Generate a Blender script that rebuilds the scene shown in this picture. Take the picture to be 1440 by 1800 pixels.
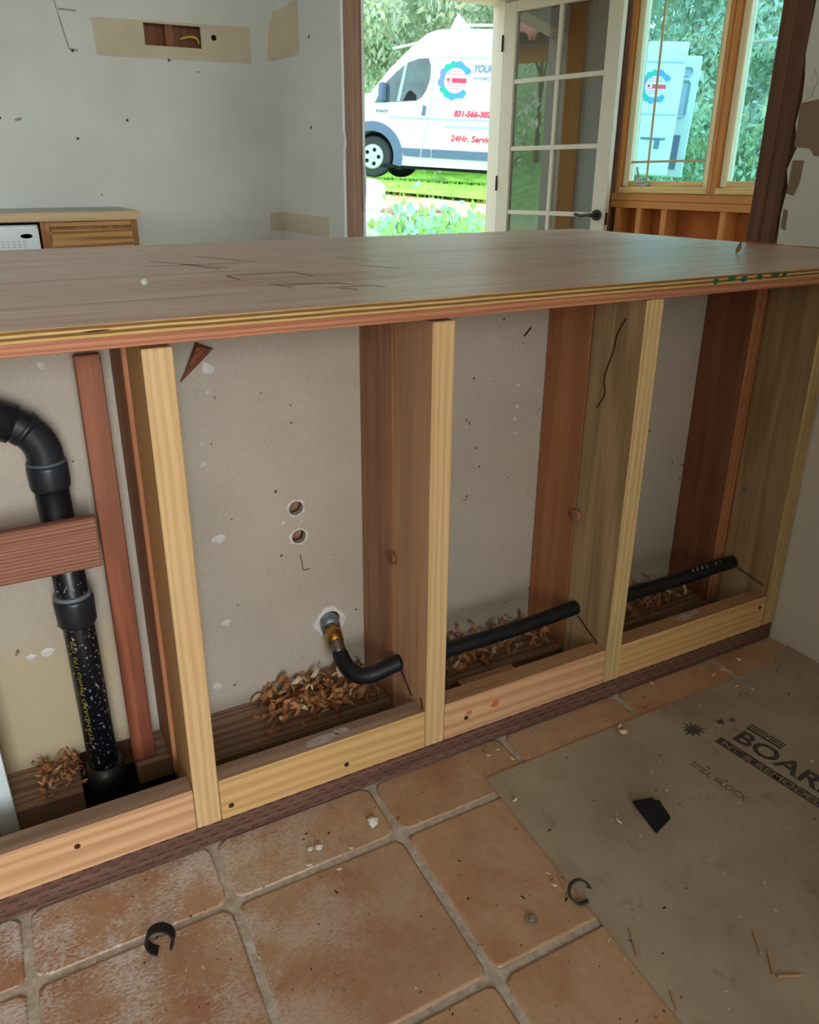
import bpy, bmesh, math, random
from mathutils import Vector, Matrix, Euler, noise
random.seed(7)
for o in list(bpy.data.objects): bpy.data.objects.remove(o)
scene = bpy.context.scene
C = scene.collection
PI = math.pi

# ---------------------------------------------------------------- camera
cam_d = bpy.data.cameras.new('camera'); cam = bpy.data.objects.new('camera', cam_d); C.objects.link(cam)
right = Vector((0.89122972, -0.45354764, -0.00203141)); down = Vector((-0.16511342, -0.32027293, -0.93282518)); fwd = Vector((0.42243005, 0.83169693, -0.36032356))
M = Matrix.Identity(4)
for i in range(3):
    M[i][0] = right[i]; M[i][1] = -down[i]; M[i][2] = -fwd[i]
M.translation = Vector((-0.15106654, -0.95593095, 0.98233413))
cam.matrix_world = M
cam_d.sensor_fit = 'HORIZONTAL'; cam_d.sensor_width = 36.0
cam_d.lens = 1355.3595/1440*36.0
cam_d.shift_x = 36.2552/1440; cam_d.shift_y = -63.3896/1440
cam_d.clip_start = 0.02; cam_d.clip_end = 300
scene.camera = cam

# ---------------------------------------------------------------- world, lights, exposure
w = bpy.data.worlds.new('overcast_sky'); scene.world = w; w.use_nodes = True
nt = w.node_tree; nt.nodes.clear()
out = nt.nodes.new('ShaderNodeOutputWorld'); bg = nt.nodes.new('ShaderNodeBackground')
bg.inputs[0].default_value = (0.80, 0.94, 1.0, 1); bg.inputs[1].default_value = 3.2
nt.links.new(bg.outputs[0], out.inputs[0])

def area(name, loc, rot, sx, sy, power, color):
    l = bpy.data.lights.new(name, 'AREA'); l.shape = 'RECTANGLE'; l.size = sx; l.size_y = sy; l.energy = power; l.color = color
    o = bpy.data.objects.new(name, l); C.objects.link(o); o.location = loc; o.rotation_euler = rot
    return o
# daylight coming in through the big window behind the camera, and an added fill lamp at an unseen opening far left in the back room
area('daylight_rear_window', (-0.10, -3.95, 1.50), (math.radians(90), 0, 0), 1.7, 1.5, 162, (0.95, 0.975, 1.0))
area('fill_back_room', (-2.52, 2.0, 1.55), (math.radians(90), 0, math.radians(-90)), 1.6, 1.2, 7, (0.80, 0.93, 1.0))

vs = scene.view_settings
vs.view_transform = 'Standard'; vs.look = 'None'; vs.gamma = 1.0; vs.use_curve_mapping = False; vs.exposure = 0.0

# ---------------------------------------------------------------- helpers: colours and materials
def lin(c): return tuple(((v/255)/12.92 if v/255 <= 0.04045 else ((v/255+0.055)/1.055)**2.4) for v in c)
def col4(c): return (*lin(c), 1)
class N:
    def __init__(s, name):
        s.m = bpy.data.materials.new(name); s.m.use_nodes = True; s.t = s.m.node_tree; s.t.nodes.clear()
        s.o = s.n('OutputMaterial'); s.b = s.n('BsdfPrincipled'); s.l(s.b.outputs[0], s.o.inputs[0])
    def n(s, k, **kw):
        x = s.t.nodes.new('ShaderNode'+k)
        for a, v in kw.items(): setattr(x, a, v)
        return x
    def l(s, a, b): s.t.links.new(a, b)
    def coord(s, scale=(1,1,1), loc=(0,0,0), kind='Object'):
        tc = s.n('TexCoord'); mp = s.n('Mapping'); mp.inputs['Scale'].default_value = scale; mp.inputs['Location'].default_value = loc
        s.l(tc.outputs[kind], mp.inputs[0]); return mp.outputs[0]
    def noise(s, vec, scale, detail=4, rough=0.55, dist=0.0):
        x = s.n('TexNoise'); x.inputs['Scale'].default_value = scale; x.inputs['Detail'].default_value = detail
        x.inputs['Roughness'].default_value = rough; x.inputs['Distortion'].default_value = dist; s.l(vec, x.inputs['Vector']); return x.outputs[0]
    def ramp(s, fac, stops, interp='LINEAR'):
        x = s.n('ValToRGB'); x.color_ramp.interpolation = interp; e = x.color_ramp.elements
        while len(e) > 1: e.remove(e[-1])
        e[0].position = stops[0][0]; e[0].color = stops[0][1]
        for p, c in stops[1:]:
            k = e.new(p); k.color = c
        s.l(fac, x.inputs[0]); return x.outputs[0]
    def mix(s, fac, a, b, blend='MIX'):
        x = s.n('Mix', data_type='RGBA', blend_type=blend)
        if isinstance(fac, (int, float)): x.inputs[0].default_value = fac
        else: s.l(fac, x.inputs[0])
        for v, i in ((a, 6), (b, 7)):
            if isinstance(v, tuple): x.inputs[i].default_value = v
            else: s.l(v, x.inputs[i])
        return x.outputs[2]
    def math(s, op, a, b=0.0, c=None):
        x = s.n('Math', operation=op)
        for v, i in ((a, 0), (b, 1), (c, 2)):
            if v is None: continue
            if isinstance(v, (int, float)): x.inputs[i].default_value = v
            else: s.l(v, x.inputs[i])
        return x.outputs[0]
    def sep(s, vec):
        x = s.n('SeparateXYZ'); s.l(vec, x.inputs[0]); return x.outputs
    def bump(s, h, strength, dist=0.002):
        x = s.n('Bump'); x.inputs['Strength'].default_value = strength; x.inputs['Distance'].default_value = dist
        s.l(h, x.inputs['Height']); s.l(x.outputs[0], s.b.inputs['Normal'])
    def fin(s, color, rough=0.7, spec=0.3, metal=0.0):
        if isinstance(color, tuple): s.b.inputs['Base Color'].default_value = color
        else: s.l(color, s.b.inputs['Base Color'])
        if isinstance(rough, (int, float)): s.b.inputs['Roughness'].default_value = rough
        else: s.l(rough, s.b.inputs['Roughness'])
        s.b.inputs['Specular IOR Level'].default_value = spec; s.b.inputs['Metallic'].default_value = metal
        return s.m
W1 = (1,1,1,1); K1 = (0,0,0,1)

def plain(name, c, rough=0.6, spec=0.3, metal=0.0, var=0.08, scale=30, bump=0.0):
    s = N(name); v = s.coord(); n = s.noise(v, scale)
    a = tuple(max(0, x*(1-var)) for x in lin(c)); b = tuple(min(1, x*(1+var)) for x in lin(c))
    cc = s.ramp(n, [(0.3, (*a, 1)), (0.7, (*b, 1))])
    if bump: s.bump(n, bump)
    return s.fin(cc, rough, spec, metal)

def wood(name, light, dark, axis, ring=45, dist=6.0, contrast=0.8, rough=0.62, stain=None, stain_amt=0.35, loc=(0,0,0), fiber=0.5, knots=0.0):
    s = N(name); ai = 'XYZ'.index(axis)
    sc = [1, 1, 1]; sc[ai] = 0.055
    v = s.coord(tuple(sc), loc)
    wv = s.n('TexWave', wave_type='RINGS', rings_direction=axis, wave_profile='SIN')
    wv.inputs['Scale'].default_value = ring; wv.inputs['Distortion'].default_value = dist; wv.inputs['Detail'].default_value = 3.0
    wv.inputs['Detail Scale'].default_value = 0.45; wv.inputs['Detail Roughness'].default_value = 0.6
    s.l(v, wv.inputs[0])
    w1 = s.ramp(wv.outputs['Fac'], [(0.25, K1), (0.9, W1)])
    base = s.mix(s.math('MULTIPLY', w1, contrast), col4(light), col4(dark))
    sc2 = [260, 260, 260]; sc2[ai] = 5
    f = s.noise(s.coord(tuple(sc2), loc), 1.0, 3)
    base = s.mix(fiber, base, s.ramp(f, [(0.3, (0.55, 0.5, 0.45, 1)), (0.65, (1.1, 1.1, 1.1, 1))]), 'MULTIPLY')
    sc3 = [9, 9, 9]; sc3[ai] = 1.6
    g = s.noise(s.coord(tuple(sc3), loc), 1.0, 3)
    if stain: base = s.mix(s.math('MULTIPLY', s.ramp(g, [(0.45, K1), (0.7, W1)]), stain_amt), base, col4(stain))
    if knots:
        kv = s.coord(tuple(1.0 if i != ai else 0.6 for i in range(3)), loc)
        vo = s.n('TexVoronoi'); vo.inputs['Scale'].default_value = 8.0; s.l(kv, vo.inputs[0])
        base = s.mix(s.ramp(vo.outputs['Distance'], [(0.05, W1), (0.09, K1)]), base, col4((70, 42, 24)))
    s.bump(f, 0.25, 0.001)
    return s.fin(base, rough, 0.25)

def glass(name, tint, r0):
    """thin clear pane: tinted see-through plus a mirror part that grows with the angle (Schlick)"""
    m = bpy.data.materials.new(name); m.use_nodes = True; t = m.node_tree; t.nodes.clear()
    o = t.nodes.new('ShaderNodeOutputMaterial'); mx = t.nodes.new('ShaderNodeMixShader'); tr = t.nodes.new('ShaderNodeBsdfTransparent'); gl = t.nodes.new('ShaderNodeBsdfGlossy')
    lw = t.nodes.new('ShaderNodeLayerWeight'); lw.inputs[0].default_value = 0.5
    pw = t.nodes.new('ShaderNodeMath'); pw.operation = 'POWER'; pw.inputs[1].default_value = 4.0; t.links.new(lw.outputs['Facing'], pw.inputs[0])
    ma = t.nodes.new('ShaderNodeMath'); ma.operation = 'MULTIPLY_ADD'; ma.inputs[1].default_value = 1-r0; ma.inputs[2].default_value = r0; t.links.new(pw.outputs[0], ma.inputs[0])
    tr.inputs[0].default_value = (*tint, 1); gl.inputs['Roughness'].default_value = 0.0
    t.links.new(ma.outputs[0], mx.inputs[0]); t.links.new(tr.outputs[0], mx.inputs[1]); t.links.new(gl.outputs[0], mx.inputs[2]); t.links.new(mx.outputs[0], o.inputs[0])
    return m

# ---------------------------------------------------------------- helpers: meshes and objects
def link(name, me, mats, parent=None, smooth=False):
    o = bpy.data.objects.new(name, me); C.objects.link(o)
    for m in (mats if isinstance(mats, (list, tuple)) else [mats]): me.materials.append(m)
    if smooth: me.polygons.foreach_set('use_smooth', [True]*len(me.polygons))
    if parent is not None:
        o.parent = parent
        root = parent
        while root.parent is not None: root = root.parent
        if not root.get('_local'): o.matrix_parent_inverse = Matrix.Translation(-root.location) if parent is root else Matrix.Identity(4)
    return o
def fix_sub(o, parent):      # sub-part of a part built in world coordinates
    o.parent = parent; o.matrix_parent_inverse = Matrix.Identity(4); return o
def from_bm(name, bm, mats, parent=None, smooth=False):
    me = bpy.data.meshes.new(name); bm.to_mesh(me); bm.free(); return link(name, me, mats, parent, smooth)
def from_py(name, vs, fs, mats, parent=None, smooth=False):
    me = bpy.data.meshes.new(name); me.from_pydata(vs, [], fs); me.update(); return link(name, me, mats, parent, smooth)
def bbox(bm, x0, x1, y0, y1, z0, z1, bev=0.0, seg=1, mi=0):
    vs = [bm.verts.new(p) for p in ((x0,y0,z0),(x1,y0,z0),(x1,y1,z0),(x0,y1,z0),(x0,y0,z1),(x1,y0,z1),(x1,y1,z1),(x0,y1,z1))]
    fs = [bm.faces.new([vs[i] for i in f]) for f in ((3,2,1,0),(4,5,6,7),(0,1,5,4),(1,2,6,5),(2,3,7,6),(3,0,4,7))]
    for f in fs: f.material_index = mi
    if bev > 0: bmesh.ops.bevel(bm, geom=list({e for f in fs for e in f.edges}), offset=bev, segments=seg, affect='EDGES')
    return fs
def box(name, x0, x1, y0, y1, z0, z1, mat, parent=None, bev=0.0015, seg=1):
    bm = bmesh.new(); bbox(bm, x0, x1, y0, y1, z0, z1, bev, seg); return from_bm(name, bm, mat, parent)
def prism(name, pts, plane, a0, a1, mat, parent=None, bev=0.0):
    """extrude a 2-D outline; plane 'XZ' -> along Y, 'YZ' -> along X, 'XY' -> along Z"""
    def P(p, a): return {'XZ': (p[0], a, p[1]), 'YZ': (a, p[0], p[1]), 'XY': (p[0], p[1], a)}[plane]
    bm = bmesh.new(); A = [bm.verts.new(P(p, a0)) for p in pts]; B = [bm.verts.new(P(p, a1)) for p in pts]; n = len(pts)
    bm.faces.new(A); bm.faces.new(list(reversed(B)))
    for i in range(n): bm.faces.new((A[i], B[i], B[(i+1) % n], A[(i+1) % n]))
    bmesh.ops.recalc_face_normals(bm, faces=bm.faces)
    if bev > 0: bmesh.ops.bevel(bm, geom=list(bm.edges), offset=bev, segments=1, affect='EDGES')
    return from_bm(name, bm, mat, parent)
def tube_bm(bm, pts, rad, seg=16, cap=True, mi=0):
    pts = [Vector(p) for p in pts]; rads = rad if isinstance(rad, (list, tuple)) else [rad]*len(pts)
    rings = []; up = None
    for i, p in enumerate(pts):
        t = (pts[min(i+1, len(pts)-1)]-pts[max(i-1, 0)]).normalized()
        if up is None:
            up = Vector((0,0,1)) if abs(t.z) < 0.9 else Vector((1,0,0))
        a = (up - t*up.dot(t)).normalized(); up = a; b = t.cross(a)
        rings.append([bm.verts.new(p+(a*math.cos(2*PI*k/seg)+b*math.sin(2*PI*k/seg))*rads[i]) for k in range(seg)])
    for r0, r1 in zip(rings, rings[1:]):
        for k in range(seg):
            f = bm.faces.new((r0[k], r0[(k+1) % seg], r1[(k+1) % seg], r1[k])); f.smooth = True; f.material_index = mi
    if cap:
        for r in (rings[0], rings[-1]):
            f = bm.faces.new(r if r is rings[-1] else list(reversed(r))); f.material_index = mi
def tube(name, pts, rad, mat, parent=None, seg=16, cap=True):
    bm = bmesh.new(); tube_bm(bm, pts, rad, seg, cap); bmesh.ops.recalc_face_normals(bm, faces=bm.faces); return from_bm(name, bm, mat, parent)
def smooth_path(pts, n=8):
    pts = [Vector(p) for p in pts]; P = [pts[0]]+pts+[pts[-1]]; out = []
    for i in range(1, len(P)-2):
        for k in range(n):
            t = k/n; a, b, c, d = P[i-1], P[i], P[i+1], P[i+2]
            out.append(0.5*((2*b)+(c-a)*t+(2*a-5*b+4*c-d)*t*t+(3*b-a-3*c+d)*t**3))
    out.append(pts[-1]); return out
def empty(name, loc=(0,0,0), rot=None, local=False):
    o = bpy.data.objects.new(name, None); C.objects.link(o); o.location = loc; o.empty_display_size = 0.05
    if rot is not None: o.rotation_euler = rot
    if local: o['_local'] = 1
    return o
def tag(o, label, cat, group=None):
    o['label'] = label; o['category'] = cat
    if group: o['group'] = group
    return o
def struct(o, label=None):
    o['kind'] = 'structure'
    if label: o['label'] = label
    return o
def text(name, body, size, mtx, mat, parent=None, offset=0.0, shear=0.0, align='LEFT', width=None, spacing=1.0):
    cu = bpy.data.curves.new(name, 'FONT'); cu.body = body; cu.size = size; cu.offset = offset; cu.shear = shear; cu.align_x = align; cu.space_character = spacing
    cu.extrude = 0.0; cu.resolution_u = 3
    to = bpy.data.objects.new(name, cu); C.objects.link(to); bpy.context.view_layer.update()
    me = bpy.data.meshes.new_from_object(to.evaluated_get(bpy.context.evaluated_depsgraph_get())); bpy.data.objects.remove(to)
    if width:
        xs = [v.co.x for v in me.vertices]; k = width/(max(xs)-min(xs)); x0 = min(xs)
        for v in me.vertices: v.co.x = (v.co.x-x0)*k
    me.transform(mtx); me.materials.clear()
    return link(name, me, mat, parent)
def frame_mtx(origin, xdir, ydir):
    x = Vector(xdir).normalized(); y = Vector(ydir).normalized(); z = x.cross(y)
    m = Matrix.Identity(4)
    for i in range(3): m[i][0] = x[i]; m[i][1] = y[i]; m[i][2] = z[i]
    m.translation = Vector(origin); return m

# ---------------------------------------------------------------- materials
fir_y = wood('fir_light', (206,168,120), (180,134,86), 'Z', ring=26, dist=14, contrast=0.5, stain=(176,126,82), fiber=0.3)
fir_pink = wood('fir_pink', (208,166,130), (180,134,100), 'Z', ring=24, dist=16, contrast=0.5, stain=(150,108,80), fiber=0.3)
fir_grey = wood('fir_weathered', (188,162,122), (140,116,82), 'Z', ring=20, dist=18, contrast=0.6, stain=(122,102,74), stain_amt=0.55, fiber=0.45)
block_pink = wood('block_pink', (220,176,134), (184,132,94), 'X', ring=14, dist=18, contrast=0.55, fiber=0.25, loc=(0,0,0.03))
block_yellow = wood('block_yellow', (218,180,122), (190,142,86), 'X', ring=16, dist=16, contrast=0.5, fiber=0.25)
old_orange = wood('old_stud_orange', (190,132,92), (158,102,68), 'Z', ring=18, dist=16, contrast=0.5, stain=(128,80,52), fiber=0.3)
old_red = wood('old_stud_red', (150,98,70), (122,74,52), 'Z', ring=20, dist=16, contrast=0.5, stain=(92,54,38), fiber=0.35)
old_brown = wood('old_stud_brown', (176,132,104), (142,102,78), 'Z', ring=18, dist=16, contrast=0.5, stain=(104,70,52), fiber=0.35)
redwood_z = wood('redwood_vertical', (152,88,62), (108,56,42), 'Z', ring=44, dist=10, contrast=0.7, stain=(172,122,96), stain_amt=0.4, fiber=0.4)
redwood_x = wood('redwood_horizontal', (160,112,92), (122,78,62), 'X', ring=62, dist=8, contrast=0.75, fiber=0.4)
old_plate = wood('old_sill', (164,138,114), (126,98,78), 'X', ring=20, dist=14, fiber=0.45, stain=(84,62,48))
red_strip = wood('support_strip', (196,136,102), (158,98,72), 'X', ring=40, dist=9, contrast=0.7, fiber=0.3)
orange_wood = wood('orange_framing', (206,142,82), (178,110,58), 'X', ring=26, dist=12, contrast=0.5, fiber=0.3)
orange_wood_z = wood('orange_framing_vertical', (206,142,82), (178,110,58), 'Z', ring=26, dist=12, contrast=0.5, fiber=0.3)
dark_post = wood('dark_post', (128,90,70), (98,64,48), 'Z', ring=20, dist=14, contrast=0.6, fiber=0.45, stain=(58,38,32))
stub_wood = wood('end_stud_wood', (162,124,102), (128,94,76), 'Z', ring=16, dist=16, contrast=0.5, fiber=0.4, stain=(106,76,62))
oak = wood('oak', (196,144,88), (136,90,48), 'X', ring=16, dist=16, contrast=0.9, fiber=0.3, rough=0.45)
oak_z = wood('oak_vertical', (186,134,82), (146,98,56), 'Z', ring=26, dist=10, contrast=0.7, fiber=0.4, rough=0.45)
window_wood = wood('window_pine', (250,238,200), (242,222,176), 'Z', ring=30, dist=10, contrast=0.5, fiber=0.2, rough=0.4)
window_wood_y = wood('window_pine_horizontal', (226,192,132), (204,162,104), 'Y', ring=30, dist=10, contrast=0.5, fiber=0.2, rough=0.4)

def pt_wood():
    s = N('pressure_treated'); v = s.coord((4, 120, 90)); f = s.noise(v, 1.0, 3)
    base = s.ramp(f, [(0.3, col4((92,66,56))), (0.7, col4((126,94,80)))])
    br = s.n('TexBrick'); br.inputs['Scale'].default_value = 1.0; br.inputs['Mortar Size'].default_value = 0.0016; br.inputs['Brick Width'].default_value = 0.03; br.inputs['Row Height'].default_value = 0.011
    br.offset = 0.5
    tc = s.n('TexCoord'); sp = s.n('SeparateXYZ'); s.l(tc.outputs['Object'], sp.inputs[0]); cb = s.n('CombineXYZ'); s.l(sp.outputs[0], cb.inputs[0]); s.l(sp.outputs[2], cb.inputs[1])
    # incising slits: short dashes in rows along the board
    xx = s.math('FRACT', s.math('ADD', s.math('MULTIPLY', sp.outputs[0], 36.0), s.math('MULTIPLY', s.math('FLOOR', s.math('MULTIPLY', sp.outputs[2], 95.0)), 0.37)))
    zz = s.math('FRACT', s.math('MULTIPLY', sp.outputs[2], 95.0))
    slit = s.math('MULTIPLY', s.math('LESS_THAN', xx, 0.5), s.math('LESS_THAN', s.math('ABSOLUTE', s.math('SUBTRACT', zz, 0.5)), 0.12))
    c = s.mix(s.math('MULTIPLY', slit, 0.7), base, col4((54,36,32)))
    s.t.nodes.remove(br)
    return s.fin(c, 0.75, 0.2)
pt = pt_wood()

def drywall_back():
    s = N('drywall_paper'); v = s.coord()
    n = s.noise(v, 3.5, 5); c = s.ramp(n, [(0.3, col4((178,168,152))), (0.7, col4((198,188,172)))])
    f = s.noise(v, 160, 2); c = s.mix(0.25, c, s.ramp(f, [(0.35, (0.75,0.75,0.75,1)), (0.65, (1.05,1.05,1.05,1))]), 'MULTIPLY')
    d = s.noise(v, 60, 2); c = s.mix(s.ramp(d, [(0.73, K1), (0.76, W1)]), c, col4((84,72,60)))
    x = s.sep(v)
    # yellowed, water-stained area at the lower left
    st = s.math('MULTIPLY', s.ramp(s.math('ADD', x[0], s.math('MULTIPLY', s.noise(v, 8, 3), 0.12)), [(-0.0, W1), (0.02, K1)]), s.ramp(s.math('ADD', x[2], s.math('MULTIPLY', s.noise(v, 9, 3), 0.1)), [(0.30, W1), (0.36, K1)]))
    c = s.mix(s.math('MULTIPLY', st, 0.5), c, col4((196,176,130)))
    s.bump(f, 0.1, 0.001)
    return s.fin(c, 0.85, 0.15)
drywall_m = drywall_back()

def wall_paint(name, c1, c2, specks=0.0):
    s = N(name); v = s.coord(); n = s.noise(v, 2.2, 4); c = s.ramp(n, [(0.3, col4(c1)), (0.7, col4(c2))])
    f = s.noise(v, 45, 3); s.bump(f, 0.18, 0.003)
    if specks: d = s.noise(v, 14, 2); c = s.mix(s.ramp(d, [(0.745, K1), (0.76, W1)]), c, col4((92,84,76)))
    return s.fin(c, 0.7, 0.25)
paint_white = wall_paint('painted_drywall', (206,206,198), (220,220,212), 1.0)
paint_near = wall_paint('painted_wall_near', (206,202,192), (216,212,202))
paper_torn = wall_paint('torn_paper', (128,108,90), (146,124,104))
bare_gyp = wall_paint('bare_patch', (190,174,148), (214,200,174))
gyp_white = plain('gypsum_core', (214,212,204), 0.9, 0.1, var=0.1, scale=60, bump=0.3)

def tile_mat():
    s = N('saltillo_tile'); v = s.coord(); oi = s.n('ObjectInfo')
    n = s.noise(v, 5.5, 6, 0.66, 0.4)
    base = s.ramp(n, [(0.28, col4((158,98,74))), (0.42, col4((172,132,102))), (0.58, col4((184,154,124))), (0.74, col4((168,138,108)))])
    r = s.ramp(oi.outputs['Random'], [(0, (0.9,0.86,0.84,1)), (0.5, (1,0.98,0.95,1)), (1, (1.04,0.95,0.88,1))])
    base = s.mix(1.0, base, r, 'MULTIPLY')
    f = s.noise(v, 90, 4); base = s.mix(0.3, base, s.ramp(f, [(0.3, (0.72,0.7,0.68,1)), (0.65, (1.08,1.08,1.08,1))]), 'MULTIPLY')
    pit = s.noise(v, 130, 1); base = s.mix(s.ramp(pit, [(0.72, K1), (0.76, W1)]), base, col4((74,46,32)))
    # dried plaster smears near the plate on the left
    x = s.sep(v)
    zone = s.math('MULTIPLY', s.ramp(s.math('ADD', x[0], 0.5), [(0.42, W1), (0.8, K1)]), s.ramp(s.math('ADD', x[1], 0.6), [(0.1, K1), (0.52, W1)]))
    sm = s.math('MULTIPLY', s.noise(s.coord((130, 300, 1)), 1.0, 6, 0.8, 0.2), s.ramp(s.noise(s.coord((9, 12, 1)), 1.0, 3), [(0.3, (0.6,)*3+(1,)), (0.6, W1)]))
    smear = s.math('MULTIPLY', s.ramp(sm, [(0.40, K1), (0.52, W1)]), s.math('MULTIPLY', zone, 0.9))
    base = s.mix(smear, base, col4((214,214,210)))
    s.bump(s.math('ADD', f, s.math('MULTIPLY', smear, 1.2)), 0.25, 0.002)
    return s.fin(base, s.ramp(n, [(0.3, (0.32,)*3+(1,)), (0.7, (0.5,)*3+(1,))]), 0.55)
tile_m = tile_mat()
def grout_mat():
    s = N('grout'); v = s.coord(); n = s.noise(v, 60, 5, 0.7); c = s.ramp(n, [(0.3, col4((152,138,122))), (0.55, col4((184,174,158))), (0.8, col4((214,212,204)))])
    s.bump(n, 0.5, 0.003); return s.fin(c, 0.9, 0.15)
grout_m = grout_mat()
def board_mat():
    s = N('fibre_board'); v = s.coord(); n = s.noise(v, 5, 5); c = s.ramp(n, [(0.3, col4((148,132,112))), (0.7, col4((174,160,140)))])
    f = s.noise(v, 240, 2); c = s.mix(0.25, c, s.ramp(f, [(0.3, (0.7,)*3+(1,)), (0.7, (1.08,)*3+(1,))]), 'MULTIPLY')
    st = s.noise(v, 22, 4, 0.6, 0.5); c = s.mix(s.math('MULTIPLY', s.ramp(st, [(0.6, K1), (0.75, W1)]), 0.45), c, col4((96,84,66)))
    return s.fin(c, 0.7, 0.3)
board_m = board_mat()
def ply_top_mat():
    s = N('plywood_face'); v = s.coord((0.7, 7, 7)); n = s.noise(v, 1.3, 6, 0.65, 0.8)
    c = s.ramp(n, [(0.25, col4((150,110,92))), (0.40, col4((196,160,142))), (0.56, col4((210,184,168))), (0.68, col4((194,156,138))), (0.8, col4((156,116,98)))])
    f = s.noise(s.coord((6, 170, 170)), 1.0, 3); c = s.mix(0.5, c, s.ramp(f, [(0.3, (0.62,0.58,0.55,1)), (0.62, (1.1,1.1,1.1,1))]), 'MULTIPLY')
    st = s.noise(s.coord((1.6, 55, 55)), 1.0, 2); c = s.mix(s.math('MULTIPLY', s.ramp(st, [(0.62, K1), (0.72, W1)]), 0.6), c, col4((92,70,62)))
    k = s.n('TexVoronoi'); k.inputs['Scale'].default_value = 9.0; s.l(s.coord((0.4, 1.6, 1), (0.2, 0.1, 0)), k.inputs[0])
    c = s.mix(s.ramp(k.outputs['Distance'], [(0.035, W1), (0.06, K1)]), c, col4((52,34,26)))
    s.bump(f, 0.3, 0.001)
    return s.fin(c, 0.36, 0.5)
ply_top = ply_top_mat()
def ply_edge_mat():
    s = N('plywood_edge'); v = s.coord(); x = s.sep(v)
    wob = s.math('MULTIPLY', s.noise(s.coord((5, 1, 30)), 1.0, 3), 0.004)
    t = s.math('DIVIDE', s.math('ADD', s.math('SUBTRACT', x[2], 0.8105), wob), 0.0165)
    c = s.ramp(t, [(0.0, col4((214,180,120))), (0.26, col4((206,168,106))), (0.3, col4((120,88,48))), (0.48, col4((136,104,58))), (0.52, col4((216,186,128))), (0.66, col4((210,174,112))), (0.7, col4((128,94,52))), (0.88, col4((140,104,60))), (0.92, col4((206,166,110)))])
    f = s.noise(s.coord((30, 200, 400)), 1.0, 3); c = s.mix(0.4, c, s.ramp(f, [(0.3, (0.6,0.55,0.5,1)), (0.62, (1.1,1.1,1.1,1))]), 'MULTIPLY')
    vd = s.noise(s.coord((9, 1, 160)), 1.0, 1); c = s.mix(s.ramp(vd, [(0.74, K1), (0.77, W1)]), c, col4((36,22,14)))
    return s.fin(c, 0.75, 0.2)
ply_edge = ply_edge_mat()

black_pl = plain('black_plastic', (32,38,44), 0.38, 0.5, var=0.3, scale=20)
def abs_mat():
    s = N('black_abs_speckled'); v = s.coord((1, 1, 0.7)); n = s.noise(v, 190, 2, 0.6); x = s.sep(s.coord())
    low = s.ramp(x[2], [(0.0, W1), (0.4, W1), (0.46, K1)])
    sp = s.math('MULTIPLY', s.ramp(n, [(0.63, K1), (0.66, W1)]), low)
    c = s.mix(sp, col4((18,22,27)), col4((170,178,178))); return s.fin(c, 0.35, 0.5)
abs_m = abs_mat()
foam_m = plain('black_foam_sleeve', (20,23,27), 0.5, 0.4, var=0.35, scale=40, bump=0.2)
brass = plain('brass', (186,140,66), 0.35, 0.5, 1.0, var=0.3, scale=60)
zinc = plain('galvanised', (140,158,164), 0.45, 0.5, 0.8, var=0.3, scale=50)
steel = plain('steel', (150,146,140), 0.35, 0.5, 1.0)
rust = plain('rusty_wire', (66,40,28), 0.7, 0.3)
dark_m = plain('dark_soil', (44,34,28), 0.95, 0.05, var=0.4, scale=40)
shav_m = plain('wood_shaving', (176,124,84), 0.75, 0.2, var=0.35, scale=18)
shav_p = plain('wood_shaving_pale', (214,188,150), 0.75, 0.2, var=0.25, scale=18)
plaster_m = plain('plaster_crumb', (206,204,198), 0.9, 0.1, var=0.1)
yellow_wire = plain('yellow_cable', (214,180,70), 0.5, 0.4)
green_paint = plain('green_paint', (52,104,72), 0.8, 0.2)
ink = plain('black_ink', (44,42,42), 0.8, 0.1)
ink_soft = plain('faded_ink', (92,78,66), 0.8, 0.1)
ink_void = plain('ink_knockout', (136,120,100), 0.8, 0.1)
pencil = plain('pencil', (72,64,62), 0.8, 0.1)
door_paint = plain('door_paint', (214,210,198), 0.45, 0.4, var=0.03)
edge_cream = plain('door_edge_cream', (226,212,188), 0.5, 0.4, var=0.04)
appliance = plain('white_enamel', (226,232,234), 0.25, 0.5, var=0.02)
bronze = plain('dark_bronze', (34,30,30), 0.4, 0.5)
sub_m = plain('subfloor', (150,130,104), 0.8, 0.2, var=0.2, scale=5)
ceil_m = plain('ceiling_white', (226,224,216), 0.8, 0.2, var=0.03)
lam_edge = wood('counter_edge', (212,182,138), (180,146,102), 'X', ring=30, contrast=0.4, fiber=0.25, rough=0.4)
lam_top = plain('laminate_grey', (150,152,148), 0.4, 0.4)

# ================================================================ THE SETTING
XR = 1.316          # near right wall
FB = -0.065         # floor level of the back room
YN = 3.5            # north wall
XE = 3.25           # east (window) wall
CEIL = 2.45
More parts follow.
